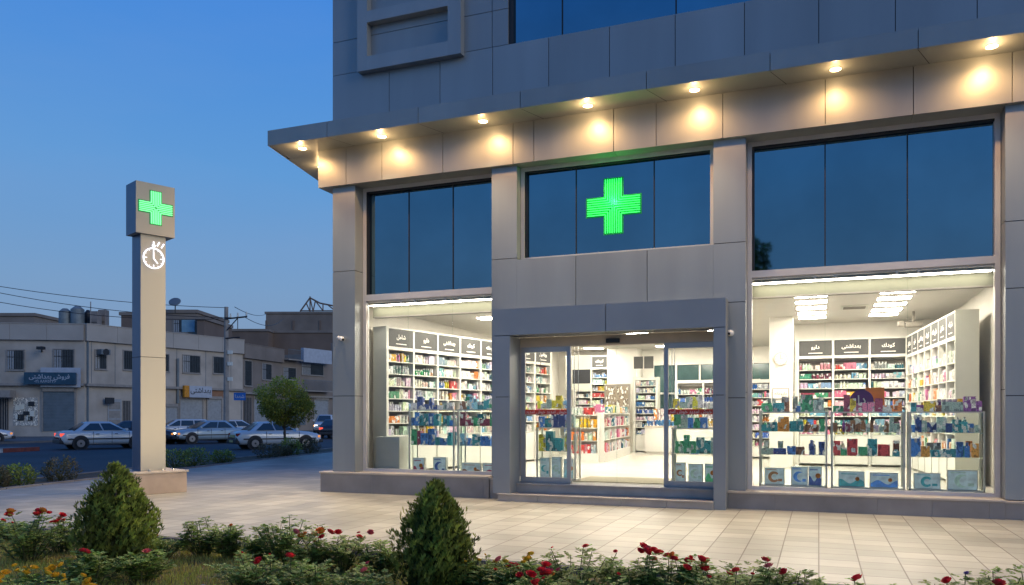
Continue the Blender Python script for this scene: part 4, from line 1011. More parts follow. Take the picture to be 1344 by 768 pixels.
# (u, base v, height, radius, colour, flowers, label)
roses = [
 (10, 712, .26, .30, 'red', 3, 'leafy rose bush with few red blooms at the left edge of the photo'),
 (38, 742, .48, .30, 'red', 11, 'tall red rose bush with many blooms left of the broad conifer'),
 (80, 728, .42, .28, 'red', 5, 'red rose bush touching the left side of the broad conifer'),
 (212, 735, .28, .28, 'pink', 1, 'low leafy bush at the right foot of the broad conifer'),
 (268, 732, .44, .20, 'red', 0, 'small round flowerless rose bush just beyond the dark kerb corner'),
 (300, 736, .36, .14, 'orange', 1, 'thin reddish rose sprig with a single orange bloom'),
 (340, 738, .26, .2, 'violet', 2, 'low bush with violet blooms between the two conifers'),
 (372, 745, .50, .34, 'red', 0, 'large flowerless rose bush with long bare shoots'),
 (410, 752, .42, .26, 'orange', 7, 'rose bush with clustered orange blooms left of the pointed conifer'),
 (448, 750, .44, .26, 'red', 9, 'rose bush with small red blooms left of the pointed conifer'),
 (330, 790, .38, .34, 'red', 3, 'dark bush with deep red blooms at the bottom edge under the bare shoots'),
 (500, 752, .34, .22, 'red', 0, 'low flowerless rose bush touching the left of the pointed conifer'),
 (632, 790, .36, .22, 'yellow', 4, 'bush with yellow blooms touching the right of the pointed conifer'),
 (668, 800, .38, .2, 'red', 4, 'bush with crimson blooms right of the pointed conifer'),
 (690, 806, .40, .2, 'yellow', 9, 'bush topped with a bright yellow bloom cluster'),
 (715, 822, .36, .18, 'red', 16, 'low bush with a dense crimson bloom cluster at the bottom edge'),
 (765, 800, .44, .30, 'red', 3, 'wide rose bush with two red blooms below the entrance steps'),
 (812, 812, .36, .2, 'red', 0, 'flowerless rose bush below the entrance steps'),
 (850, 815, .45, .2, 'red', 9, 'rose bush with a row of red blooms below the right door leaf'),
 (892, 822, .42, .2, 'red', 5, 'rose bush with reddish shoots and few red blooms'),
 (930, 828, .42, .18, 'red', 6, 'low rose bush with one bright red cluster'),
 (985, 822, .46, .24, 'red', 2, 'rose bush with tall shoots in front of the right window left part'),
 (1035, 830, .44, .2, 'red', 1, 'rose bush with reddish tips in front of the right window'),
 (1095, 845, .36, .24, 'red', 0, 'low flowerless rose bush in front of the right window middle'),
 (1190, 850, .34, .2, 'red', 0, 'dark flowerless rose bush in front of the right window'),
 (1228, 850, .38, .18, 'red', 2, 'low rose bush with one red bloom at the bottom right'),
 (1280, 850, .44, .13, 'violet', 1, 'narrow plant with violet tip at the bottom right'),
 (1335, 850, .44, .18, 'red', 0, 'flowerless plant at the bottom right corner'),
 (25, 800, .26, .3, 'yellow', 26, 'low carpet of yellow blooms in the bottom left corner'),
 (90, 812, .24, .24, 'yellow', 12, 'low yellow flowering plant near the bottom left corner'),
 (262, 815, .22, .12, 'white', 5, 'small plant with white blooms at the bottom edge'),
 (560, 815, .22, .2, 'white', 6, 'white flowering plant at the foot of the pointed conifer'),
 (120, 778, .32, .26, 'red', 2, 'low green bush in front of the broad conifer'),
 (185, 770, .30, .24, 'pink', 1, 'low green bush right in front of the broad conifer with one pink bloom'),
 (400, 795, .34, .30, 'red', 2, 'leafy bush at the bottom edge below the orange blooms'),
 (465, 800, .32, .28, 'pink', 2, 'leafy bush at the bottom edge left of the pointed conifer'),
 (790, 845, .38, .22, 'red', 2, 'leafy bush at the bottom edge below the step end'),
 (955, 850, .42, .22, 'red', 3, 'leafy red rose bush at the bottom edge right of the portal'),
 (1060, 850, .36, .22, 'red', 0, 'leafy flowerless bush between two bushes under the right window'),
 (1140, 856, .40, .2, 'red', 1, 'small rose bush with one red bloom under the middle window cabinet'),
 (1310, 858, .38, .2, 'red', 1, 'small rose bush with one red bloom near the bottom right corner'),
]
for i, (u, v, h, r, k, nf, lb) in enumerate(roses):
    x, y = bp(u, v); 
    if y > KY - .15: y = KY - .15
    rose(x, y, h * (1.18 if u > 740 else 1.06), r * 1.25, k, nf, lb, 100 + i, 1.15 if nf < 3 else 1.0, cluster=nf > 6, fs=.6 if k == 'violet' else 1.1 if k != 'yellow' else .9)
# lawn
q = MB(); q2 = MB()
for i in range(75000):
    x = R.uniform(-10.5, -.5); y = R.uniform(4.2, 7.5)
    cl = math.sin(x * 1.9 + 1.3 * math.sin(y * 2)) + math.sin(y * 2.7 + x)
    if cl < R.uniform(-2.4, .2): continue
    z = bedz(x, y); a = R.uniform(0, 2 * PI); h = R.uniform(.03, .075); w = R.uniform(.003, .006)
    lean = Vector((R.uniform(-.03, .03), R.uniform(-.03, .03), h)); s_ = Vector((math.cos(a), math.sin(a), 0)) * w; p = Vector((x, y, z - .005))
    sv = R.uniform(.5, 1.3); q.cc = (sv * R.uniform(.9, 1.5), sv, sv * .8)
    q.add([p - s_, p + s_, p + lean], [(0, 1, 2)])
tag(q.build('lawn_grass', M['grass']), 'patchy short grass growing in the flower bed', 'grass', kind='stuff')
# shrubs in planting strip
def shrub(x, y, h, r, seed, mt, label, n=900):
    rr = random.Random(seed); o = empty('strip_shrub', (x, y, -.03), 0, label, 'shrub', 'shrubs in the planting strip by the road')
    q = MB(); s = MB()
    for i in range(14):
        a = rr.uniform(0, 6.28); rad = r * rr.random() ** .5; s.tube([(0, 0, 0), (rad * .6 * math.cos(a), rad * .6 * math.sin(a), h * .5), (rad * math.cos(a), rad * math.sin(a), h * rr.uniform(.7, 1.02))], [.009, .006, .003], 4)
    for i in range(n):
        a = rr.uniform(0, 6.28); t = rr.random(); rad = r * (.45 + .6 * rr.random() ** .5) * (1 - .6 * abs(t - .45) ** 1.5 * 2) * (1 + .2 * math.sin(3 * a + seed)); p = Vector((rad * math.cos(a), rad * math.sin(a), h * t * rr.uniform(.85, 1.08)))
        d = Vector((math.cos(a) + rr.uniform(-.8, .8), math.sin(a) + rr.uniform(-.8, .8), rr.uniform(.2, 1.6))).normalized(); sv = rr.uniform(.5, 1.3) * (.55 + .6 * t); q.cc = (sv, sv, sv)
        leafq(q, p, d, Vector((rr.uniform(-1, 1), rr.uniform(-1, 1), 1)).normalized(), rr.uniform(.05, .09), rr.uniform(.014, .024))
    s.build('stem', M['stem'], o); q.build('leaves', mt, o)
SH = [(16, 641, .45, .26, 1, 'leafless brownish shrub at the far left of the strip'), (51, 638, .46, .34, 0, 'bright green shrub second from the left in the strip'), (103, 632, .55, .40, 1, 'dry grey shrub between the bright green shrub and the conifer'),
      (243, 615, .55, .42, 0, 'large green shrub right after the pylon base'), (270, 612, .55, .40, 0, 'second large green shrub after the pylon base'), (306, 608, .42, .36, 0, 'small bright green shrub midway to the street tree'),
      (361, 601, .52, .50, 1, 'olive shrub just left of the street tree trunk'), (381, 599, .4, .34, 1, 'low dark shrub at the foot of the street tree'), (397, 598, .66, .42, 0, 'tall olive shrub just right of the street tree'), (414, 595, .6, .36, 1, 'dim shrub furthest along the strip near the pillar')]
for i, (u, v, h, r, d, lb) in enumerate(SH):
    s = FPX * (CAMZ + .02) / (v - HOR); x, y = at(u, s); x = ex(y, .68)
    shrub(x, y, h, r, 40 + i, M['shrub_dry'] if d else M['shrub_leaf'], lb, 800)
# street tree
def tree(name, x, y, z, trunk, crown_c, crown_r, n, ls, seed, mt, label, cat='tree', tr=.05, dark=False):
    rr = random.Random(seed); o = empty(name, (x, y, z), 0, label, cat); s = MB(); cz = crown_c
    s.tube([(0, 0, 0), (.03, .02, trunk * .5), (0, .03, trunk), (0, 0, cz)], [tr, tr * .85, tr * .75, tr * .4], 8)
    for i in range(14):
        a = rr.uniform(0, 6.28); e = rr.uniform(.1, 1); s.tube([(0, 0, trunk * rr.uniform(.9, 1.15)), (crown_r[0] * .4 * math.cos(a), crown_r[0] * .4 * math.sin(a), cz * .9 + e * .1), (crown_r[0] * .8 * math.cos(a), crown_r[0] * .8 * math.sin(a), cz + crown_r[1] * (e - .5))], [tr * .5, tr * .3, tr * .1], 5)
    s.build('trunk', M['bark'], o); q = MB()
    cl = []
    for i in range(60):
        v = Vector((rr.gauss(0, 1), rr.gauss(0, 1), rr.gauss(0, 1))).normalized() * rr.uniform(.55, .92)
        cl.append((Vector((v.x * crown_r[0], v.y * crown_r[0], cz + v.z * crown_r[1])), rr.uniform(.16, .30) * crown_r[0], rr.uniform(.65, 1.2)))
    for i in range(n):
        c_, cr, sv0 = rr.choice(cl); v = Vector((rr.gauss(0, 1), rr.gauss(0, 1), rr.gauss(0, 1))).normalized() * cr * rr.uniform(.6, 1.1); p = c_ + v
        d = (v.normalized() + Vector((rr.uniform(-1, 1), rr.uniform(-1, 1), rr.uniform(-.8, .5)))).normalized(); hgt = (p.z - cz) / crown_r[1]
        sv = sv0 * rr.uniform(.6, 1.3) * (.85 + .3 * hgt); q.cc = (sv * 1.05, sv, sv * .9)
        leafq(q, p, d, Vector((rr.uniform(-1, 1), rr.uniform(-1, 1), 1)).normalized(), ls * rr.uniform(.7, 1.3), ls * .28)
    q.build('crown', mt, o)
s = FPX * (CAMZ + .02) / (592.5 - HOR); x, y = at(372, s); x = ex(y, .6)
tree('street_tree', *at(373, 33.3), -.03, 1.15, 2.15, (1.27, .98), 11000, .10, 5, M['tree_leaf'], 'round crowned young tree on a thin pale trunk beside the road', tr=.055)
tree('garden_tree', -3.5, -20, 0, 5.5, 10.0, (1.15, 2.4), 5000, .22, 8, M['thuja'], 'tall dark tree behind the viewer whose top reflects in the tinted window', tr=.2)
# ------------------------------------------------------------------ street: buildings opposite
M['render_a'] = mat('painted_stone', (.47, .425, .375), .85, 0, .12, .8, dirt=.45)
M['render_b'] = mat('parapet_cladding', (.42, .39, .355), .7, 0, .1, .5, dirt=.4)
M['render_c'] = mat('brown_render', (.24, .205, .18), .9, 0, .15, .5, dirt=.4)
M['brickwall'] = mat('dark_brick', (.18, .135, .11), .95, 0, .15, .4, dirt=.3)
M['void'] = mat('dark_opening', (.02, .022, .028), .5)
M['oldglass'] = mat('old_window_glass', (.03, .04, .05), .12, 0, .3, 2)
M['shutter'] = mat('roller_shutter', (.16, .20, .23), .55, .3, .15, 2)
M['shutter_w'] = mat('pale_shutter', (.34, .36, .38), .6, .1, .15, 5)
M['bluesign'] = mat('blue_sign_board', (.02, .07, .12), .5, 0, .25, 3)
M['royal'] = mat('street_sign_blue', (.02, .14, .50), .5)
M['lightsign'] = mat('white_sign_board', (.42, .47, .55), .6, 0, .1, 3)
M['yellowsign'] = mat('orange_sign_board', (.62, .26, .02), .5, 0, .3, 8)
M['conc'] = mat('concrete_pole', (.30, .28, .26), .9, 0, .15, 4)
M['tank'] = mat('roof_tank', (.20, .24, .26), .6, .2, .3, 1.5)
M['tank2'] = mat('roof_tank_beige', (.25, .22, .20), .7, .1, .3, 1.5)
class Wall:
    def __init__(s, A, Bp):
        s.A = Vector(A); s.B = Vector(Bp); s.d = (s.B - s.A).normalized(); s.L = (s.B - s.A).length
        s.ang = math.atan2(s.d.y, s.d.x); s.M = Matrix.Translation((A[0], A[1], 0)) @ Matrix.Rotation(s.ang, 4, 'Z')
    def lx(s, u):
        a = at(u, 1.0); r = Vector(a)   # ray r*k = A + d*t
        det = r.x * -s.d.y + s.d.x * r.y
        k = (s.A.x * -s.d.y + s.d.x * s.A.y) / det
        p = r * k; return (p - s.A).dot(s.d), k
    def rect(s, u0, u1, v0, v1):
        x0, k0 = s.lx(u0); x1, k1 = s.lx(u1); k = (k0 + k1) / 2
        return x0, x1, hz(v1, k), hz(v0, k)
def block(name, W, depth, zt, m, label, cat='building', par=None, z0=-.16, belt=None, over=.25, pm=None):
    o = empty(name, (W.A.x, W.A.y, 0), W.ang, label, cat)
    q = MB(); q.box(0, W.L, 0, depth, z0, (par[0] if par else zt)); q.build('wall', m, o)
    if par:
        q = MB(); nseg = max(1, int(W.L / 2.4))
        for i in range(nseg): q.box(W.L * i / nseg + .01, W.L * (i + 1) / nseg - .01, -over, .3, par[0] + .001, zt)
        q.box(.01, W.L - .01, .301, depth, par[0] + .001, par[0] + .2)
        q.box(-.0, W.L, -over - .04, .34, zt + .001, zt + .06)
        q.build('parapet', pm or M['render_b'], o)
    if belt:
        q = MB(); q.box(0, W.L, -.35, -.001, belt - .14, belt + .05); q.build('belt_ledge', M['conc'], o)
    return o
def opening(o, W, r, kind, y=0.0):
    x0, x1, z0, z1 = r
    if kind == 'window':
        f = MB(); t = .07
        f.box(x0 - t, x0, y - .06, y - .002, z0 - t, z1 + t); f.box(x1, x1 + t, y - .06, y - .002, z0 - t, z1 + t); f.box(x0, x1, y - .06, y - .002, z1, z1 + t); f.box(x0 - .1, x1 + .1, y - .12, y - .061, z0 - t - .05, z0 - t); f.box(x0, x1, y - .06, y - .002, z0 - t, z0)
        w = f.build('window', M['conc'], o)
        MB().box(x0, x1, y - .015, y - .003, z0, z1).build('pane', M['oldglass'], w)
        g = MB(); n = max(2, int((x1 - x0) / .16))
        for i in range(1, n): g.box(x0 + (x1 - x0) * i / n - .012, x0 + (x1 - x0) * i / n + .012, y - .05, y - .03, z0, z1)
        g.box(x0, x1, y - .055, y - .028, (z0 + z1) / 2 + .2, (z0 + z1) / 2 + .24)
        g.build('grille', M['void'], w)
        if R.random() < .6:
            MB().box(x0 + .02, x0 + (x1 - x0) * .4, y - .022, y - .0155, z0 + .02, z1 - .02).build('curtain', M['shutter_w'], w)
    elif kind in ('shutter', 'shutter_w'):
        f = MB(); n = int((z1 - z0) / .11)
        for i in range(n): f.box(x0, x1, y - .05 - (.012 if i % 2 else 0), y - .002, z0 + (z1 - z0) * i / n, z0 + (z1 - z0) * (i + 1) / n - .008)
        s_ = f.build('roller_shutter', M[kind], o)
        f = MB(); f.box(x0 - .12, x0 - .001, y - .1, y - .002, z0, z1 + .25); f.box(x1 + .001, x1 + .12, y - .1, y - .002, z0, z1 + .25); f.box(x0, x1, y - .2, y - .002, z1 + .001, z1 + .25); f.build('shutter_box', M['conc'], s_)
    elif kind == 'door':
        d = MB().box(x0, x1, y - .04, y - .002, z0, z1).build('door', M['shutter_w'], o)
        f = MB(); 
        for i in range(3): f.box(x0 + .1, x1 - .1, y - .05, y - .041, z0 + .15 + i * (z1 - z0) * .3, z0 + .15 + i * (z1 - z0) * .3 + (z1 - z0) * .24)
        f.build('door_panel', M['conc'], d)
    elif kind == 'void':
        d = MB().box(x0, x1, y - .03, y - .002, z0, z1).build('dark_doorway', M['void'], o)
        f = MB(); n = 5
        for i in range(n): f.box(x0 + (x1 - x0) * (i + .5) / n - .02, x0 + (x1 - x0) * (i + .5) / n + .02, y - .06, y - .031, z0, z1)
        f.build('gate_bar', M['conc'], d)
    elif kind == 'balcony':
        d = MB(); d.box(x0, x1, y - .9, y - .002, z0 - .12, z0); b_ = d.build('balcony', M['conc'], o)
        f = MB(); n = max(4, int((x1 - x0) / .14))
        for i in range(n + 1): f.box(x0 + (x1 - x0) * i / n - .012, x0 + (x1 - x0) * i / n + .012, y - .9, y - .88, z0 + .001, z1)
        f.box(x0, x1, y - .91, y - .87, z1 + .001, z1 + .04); f.build('railing', M['shutter'], b_)
C0 = (-67.7, 35.4); C1 = (-51.9, 44.2); C2 = (-49.6, 59.1); C3 = (-50.6, 66.2); C4 = (-49.8, 74.0); C5 = (-50.5, 95)
WA, WB, WC, WD, WE = Wall(C0, C1), Wall(C1, C2), Wall(C2, C3), Wall(C3, C4), Wall(C4, C5)
oa = block('shop_block', WA, 12, 8.45, M['render_a'], 'two storey grey shop building at far left with a blue sign over its shutter', par=(7.25,), belt=3.95)
for r, k in (((9.5, 31.5, 460, 485), 'window'), ((71, 97, 459, 484), 'window'), ((57, 98, 514, 566), 'shutter'), ((-5, 11, 523, 564), 'void'), ((-60, -30, 460, 485), 'window'), ((-60, -25, 516, 564), 'shutter')):
    opening(oa, WA, WA.rect(*r), k)
x0, x1, z0, z1 = WA.rect(37.5, 103.5, 489.5, 505)
b1 = MB(); b1.box(x0, x1, -.75, -.42, z0, z1); sg = empty('shop_sign', (WA.A.x, WA.A.y, 0), WA.ang, 'long dark blue shop sign board with pale lettering above the left roller shutter', 'sign')
b1.build('board', M['bluesign'], sg)
MB().box(x0 + 1, x1 + .25, -.40, -.30, z0 - .2, z1 + .38).build('backing_frame', M['lightsign'], sg)
lettering('فروش بهداشتی', .46, face_m((x0 + x1) / 2, -.752, (z0 + z1) / 2 + .12), M['lightsign'], sg)
lettering('۰۲۱ ۸۸۷۵۲۳۶', .30, face_m((x0 + x1) / 2 - .3, -.752, z0 + .22), M['lightsign'], sg, persian=False)
# posters wall left of shutter
x0, x1, z0, z1 = WA.rect(18, 50, 522, 564)
q = MB(); q.cc = (.3, .33, .35); q.box(x0, x1, -.05, -.003, z0 + .3, z1); q.build('shop_display', M['packs'], oa)
q = MB()
for i in range(9):
    xx = R.uniform(x0 + .1, x1 - .6); zz = R.uniform(z0 + .5, z1 - .6); MB().bbox(xx, xx + R.uniform(.25, .5), -.12, -.051, zz, zz + R.uniform(.25, .5), .02).build('display_item', M['void'] if i % 2 else M['lam_side'], oa)
x0, x1, z0, z1 = WA.rect(-6, 24, 513, 522); MB().box(x0, x1, -1.3, -.36, z0, z1).build('awning', M['conc'], oa)
q = MB(); x0, x1, z0, z1 = WA.rect(55, 62, 455, 462); q.tube([(x0, -.01, z0), (x0 + .2, -.5, z0 + .35), (x0 + .3, -.9, z0 + .3)], .05, 6); q.bbox(x0 + .1, x0 + .6, -1.2, -.8, z0 + .1, z0 + .32, .03); q.build('wall_lamp', M['void'], oa)
ob = block('shop_block', WB, 12, 8.5, M['render_a'], 'two storey stone clad corner shop building passing behind the pylon', par=(7.25,), belt=3.95)
for r, k in (((125, 139, 460, 484), 'window'), ((162, 180, 461, 485), 'window'), ((205, 221, 465, 487), 'window'), ((240, 262, 467, 489), 'window'), ((280, 297, 469, 490), 'window'),
             ((141, 159, 524, 563), 'door'), ((161, 171, 526, 563), 'void'), ((210, 232, 534, 562), 'shutter_w'), ((236, 265, 524, 561), 'shutter_w'), ((272, 290, 524, 561), 'shutter_w'), ((180, 200, 525, 562), 'shutter')):
    opening(ob, WB, WB.rect(*r), k)
for xx, rr_, za_, zb_ in ((WB.lx(109)[0] + .3, .06, .1, 7.2), (WB.lx(232)[0], .10, 2.6, 6.4)):
    MB().tube([(xx, -.15, za_), (xx, -.15, zb_)], rr_, 6).build('downpipe', M['shutter'], ob)
q = MB()
for u in (120, 151, 190, 232, 270, 303): x = WB.lx(u)[0]; q.box(x - .02, x + .02, -.015, -.001, 4.05, 7.24)
q.build('wall_seams', M['shutter'], ob)
x0, x1, z0, z1 = WB.rect(134, 145, 522, 530); MB().box(x0, x1, -.5, -.36, z0, z1).build('sign_box', M['void'], ob)
x0, x1, z0, z1 = WB.rect(272, 292, 510, 522); MB().box(x0, x1, -.12, -.005, z0, z1).build('fascia_board', mat('brown_board', (.28, .15, .09), .7), ob)
x0, x1, z0, z1 = WB.rect(126, 138, 459, 466); q = MB(); q.bbox(x0, x1, -.7, -.1, z0, z1, .03); ac = q.build('air_conditioner', M['shutter'], ob)
q = MB(); q.cyl(0, 0, 0, .02, .25, n=16, M=Matrix.Translation(((x0 + x1) / 2, -.71, (z0 + z1) / 2)) @ Matrix.Rotation(PI / 2, 4, 'X')); q.build('fan', M['void'], ac)
sg = empty('shop_sign', (WB.A.x, WB.A.y, 0), WB.ang, 'white shop sign with dark lettering and an orange end panel above pale shutters', 'sign')
x0, x1, z0, z1 = WB.rect(242.5, 272, 507, 522); MB().box(x0, x1, -.62, -.36, z0, z1).build('board', M['lightsign'], sg)
lettering('بهداشتی', .62, face_m((x0 + x1) / 2, -.622, (z0 + z1) / 2 + .1), M['void'], sg)
x2, _, _, _ = WB.rect(236, 242, 507, 522); MB().box(x2, x0 - .02, -.62, -.36, z0, z1).build('end_panel', M['yellowsign'], sg)
oc = block('shop_block', WC, 12, 8.2, M['render_c'], 'narrow brown two storey house between the utility pole and the street tree', par=(6.9,), belt=3.7, pm=M['render_c'])
for r, k in (((321, 330, 474, 506), 'window'), ((344, 356, 478, 498), 'window'), ((320, 330, 522, 560), 'void'), ((333, 350, 524, 560), 'shutter_w')): opening(oc, WC, WC.rect(*r), k)
od = block('shop_block', WD, 12, 7.4, M['render_c'], 'two storey house with railings and a white parapet board behind the street tree', belt=3.6)
for r, k in (((372, 388, 483, 498), 'window'), ((396, 424, 478, 492), 'window'), ((390, 428, 500, 513), 'balcony'), ((412, 430, 525, 558), 'shutter_w'), ((375, 400, 525, 558), 'shutter'), ((370, 389, 460, 472), 'balcony')): opening(od, WD, WD.rect(*r), k)
x0, x1, z0, z1 = WD.rect(390, 427, 459, 477); MB().box(x0, x1, -.9, -.5, z0, z1).build('parapet_board', M['lightsign'], od)
block('shop_block', WE, 12, 9.5, M['render_c'], 'dim brown house furthest along the street beside the pharmacy corner', par=(8.2,), belt=3.6, pm=M['render_c'])
# blocks behind
def backblock(u0, u1, s, vt, depth, m, label, par=True):
    a = at(u0, s); c = at(u1, s); W_ = Wall(a, c); zt = hz(vt, s)
    o = empty('back_building', (a[0], a[1], 0), W_.ang, label, 'building')
    q = MB(); q.box(0, W_.L, 0, depth, 0, zt); q.build('wall', m, o)
    q = MB(); q.box(-.15, W_.L + .15, -.15, .2, zt + .001, zt + .3); q.box(-.15, .2, .201, depth, zt + .001, zt + .3); q.box(W_.L - .2, W_.L + .15, .201, depth, zt + .001, zt + .3); q.build('roof_edge', M['render_c'], o)
    return o, W_
backblock(-40, 45, 78, 415, 10, M['render_c'], 'low brown rooftop block behind the parapet at the far left')
o, W_ = backblock(159, 214, 74, 414, 8, M['brickwall'], 'dark rooftop block partly hidden behind the pylon shaft')
o, W_ = backblock(214.5, 258, 72, 411, 8, M['render_c'], 'brown rooftop penthouse with a pale blue window right of the pylon')
opening(o, W_, W_.rect(228, 246, 420, 436), 'window')
p = [c for c in COL.objects if c.parent == o and c.name.startswith('window')][0]
x0, x1, z0, z1 = W_.rect(236, 256, 420, 436)
MB().box(x0 + .2, x1, -.09, -.07, z0, z1).build('blue_blind', mat('pale_blue_blind', (.20, .36, .46), .5, 0, .2, 2), o)
backblock(258.5, 268, 71, 420, 7, M['brickwall'], 'small dark stair hut beside the rooftop penthouse')
backblock(290, 352, 98, 435, 14, M['brickwall'], 'dark low windowless block behind the utility pole')
o, W_ = backblock(349, 470, 112, 412, 18, M['render_c'], 'large windowless brown block behind the street tree with a roof frame')
q = MB(); 
for u in (349.5, 385, 420): x = W_.lx(u)[0]; q.box(x - .12, x + .12, -.1, -.001, 0, 15)
q.build('pilaster', M['brickwall'], o)
backblock(352, 470, 100, 437, 6, M['brickwall'], 'dark brick wall block stepping in front of the large brown block')
# roof truss
tr = empty('roof_frame', at(394, 113) + (hz(410, 113),), YAW, 'skeletal steel roof frame standing on the large brown block', 'steel frame')
q = MB(); U = lambda u: (u - 394) / FPX * 113
Z = lambda v: (410 - v) / FPX * 113
pts = [(394, 409), (407, 391), (420, 398), (440, 402), (455, 408)]
for i in range(4): q.tube([(U(pts[i][0]), 0, Z(pts[i][1])), (U(pts[i + 1][0]), 0, Z(pts[i + 1][1]))], .12, 5)
for a, c in (((407, 389), (407, 409)), ((407, 391), (411, 409)), ((414, 395), (411, 409)), ((414, 395), (424, 408)), ((424, 399), (424, 408)), ((430, 400), (440, 408)), ((394, 408), (455, 408)), ((402, 398), (407, 409))):
    q.tube([(U(a[0]), 0, Z(a[1])), (U(c[0]), 0, Z(c[1]))], .09, 5)
q.build('frame', M['brickwall'], tr)
# roof tanks
for (u0, u1, v0, v1, s, mt, lb) in ((78, 93, 405, 426, 66, 'tank', 'dull green water tank, leftmost of the tanks on the flat roof'), (93.5, 110, 402, 426, 66, 'tank', 'largest pale grey water tank in the middle of the rooftop group'), (111, 120, 407, 426, 67, 'void', 'black water tank between the two larger rooftop tanks'), (120.5, 131, 409, 426, 66, 'tank2', 'squat brown cooler box among the rooftop tanks'), (131, 141, 407, 426, 67, 'tank2', 'beige cooler box, rightmost of the rooftop tanks')):
    x, y = at((u0 + u1) / 2, s); w = (u1 - u0) / FPX * s; z0, z1 = 7.46, hz(v0, s)
    o = empty('roof_tank', (x, y, z0), YAW, lb, 'water tank'); h = z1 - z0
    q = MB()
    if mt in ('tank', 'void'):
        q.cyl(0, 0, .15, h * .92, w / 2, n=20)
        for k in range(5): q.cyl(0, 0, .2 + k * h * .16, .26 + k * h * .16, w / 2 * 1.03, n=20)
        q.cyl(0, 0, h * .9201, h, w / 2 * .95, w * .2, 20)
    else:
        q.bbox(-w / 2, w / 2, -w / 2, w / 2, .15, h, .05)
    q.build('body', M[mt], o)
    q = MB(); [q.box(a * w * .35 - .05, a * w * .35 + .05, c * w * .3 - .05, c * w * .3 + .05, 0, .15) for a in (-1, 1) for c in (-1, 1)]
    if mt == 'tank2':
        for k in range(6): q.box(-w * .4, w * .4, -w / 2 - .03, -w / 2 - .005, .3 + k * h * .11, .34 + k * h * .11)
    q.build('support', M['void'], o)
x, y = at(119, 64); o = MB().tube([(x, y, 7.3), (x, y, hz(396, 64))], .04, 6).build('roof_mast', M['conc']); tag(o, 'thin rooftop mast standing among the water tanks', 'mast')
x, y = at(230, 71); dsh = empty('satellite_dish', (x, y, hz(411, 71)), YAW, 'small tilted satellite dish on the penthouse roof', 'satellite dish')
MB().tube([(0, 0, 0), (0, 0, .7)], .05, 6).build('stand', M['void'], dsh); q = MB(); q.ellipsoid((0, 0, 0), (.55, .08, .45), 16, 8, Matrix.Translation((0, -.1, 1.0)) @ Matrix.Rotation(-.5, 4, 'X')); q.build('dish', M['shutter'], dsh)
# utility pole
px_, py_ = at(297, 55); up = empty('utility_pole', (px_, py_, 0), YAW, 'grey utility pole with two cross arms and insulators before the shops', 'utility pole')
zp = lambda v: hz(v, 55)
q = MB(); q.tube([(0, 0, -.1), (0, 0, zp(403))], [.22, .14], 8); q.build('mast', M['conc'], up)
q = MB(); q.tube([(0, -.15, zp(419)), (1.5, -.15, zp(416))], .06, 6); q.tube([(0, -.15, zp(444.5)), (1.0, -.15, zp(443))], .05, 6); q.tube([(.1, -.15, zp(434)), (.85, -.15, zp(418))], .04, 5)
q.tube([(.85, -.15, zp(417)), (.85, -.15, zp(432))], .03, 5)
q.build('cross_arm', M['void'], up)
q = MB()
for dx, v in ((.35, 418), (.85, 417), (1.45, 415.6)): q.cyl(dx, -.15, zp(v) + .05, zp(v) + .32, .07, .05, 8)
for v in (465, 480, 500): q.box(.15, .45, -.2, .0, zp(v), zp(v) + .25)
q.build('insulator', M['lam_side'], up)
def wire(p0, p1, sag, label, r=.018):
    pts = []
    for i in range(15):
        t = i / 14; p = Vector(p0).lerp(Vector(p1), t); p.z -= sag * 4 * t * (1 - t); pts.append(p)
    o = MB().tube(pts, r, 4).build('power_line', M['void']); tag(o, label, 'wire')
P3 = lambda u, v, s: (*at(u, s), hz(v, s))
wire(P3(-60, 366, 50), P3(300, 404, 55), .35, 'topmost overhead wire crossing the sky behind the pylon', .02)
wire(P3(-60, 372, 50), P3(308, 417, 55), .5, 'second overhead wire running to the cross arm of the pole', .02)
wire(P3(-60, 385, 50), P3(303, 418, 55), .6, 'lowest overhead wire running left from the utility pole', .02)
wire(P3(320, 415.5, 55), P3(372, 418, 110), .8, 'overhead wire leaving the pole to the right towards the brown block', .025)
wire(P3(308, 403, 55), P3(350, 412, 110), .4, 'short overhead wire from the pole tip to the brown block', .025)
# blue street sign
x, y = at(315, 57); sg = empty('street_sign', (x, y, 0), YAW, 'small bright blue street sign on a thin post by the utility pole', 'sign')
MB().tube([(.1, 0, 0), (.1, 0, hz(515, 57))], .04, 8).build('post', M['conc'], sg)
z0, z1 = hz(525.5, 57), hz(515.5, 57); MB().box(-.42, .42, -.08, -.045, z0, z1).build('plate', M['royal'], sg)
lettering('شهدا', .34, face_m(0, -.083, (z0 + z1) / 2), M['lightsign'], sg)
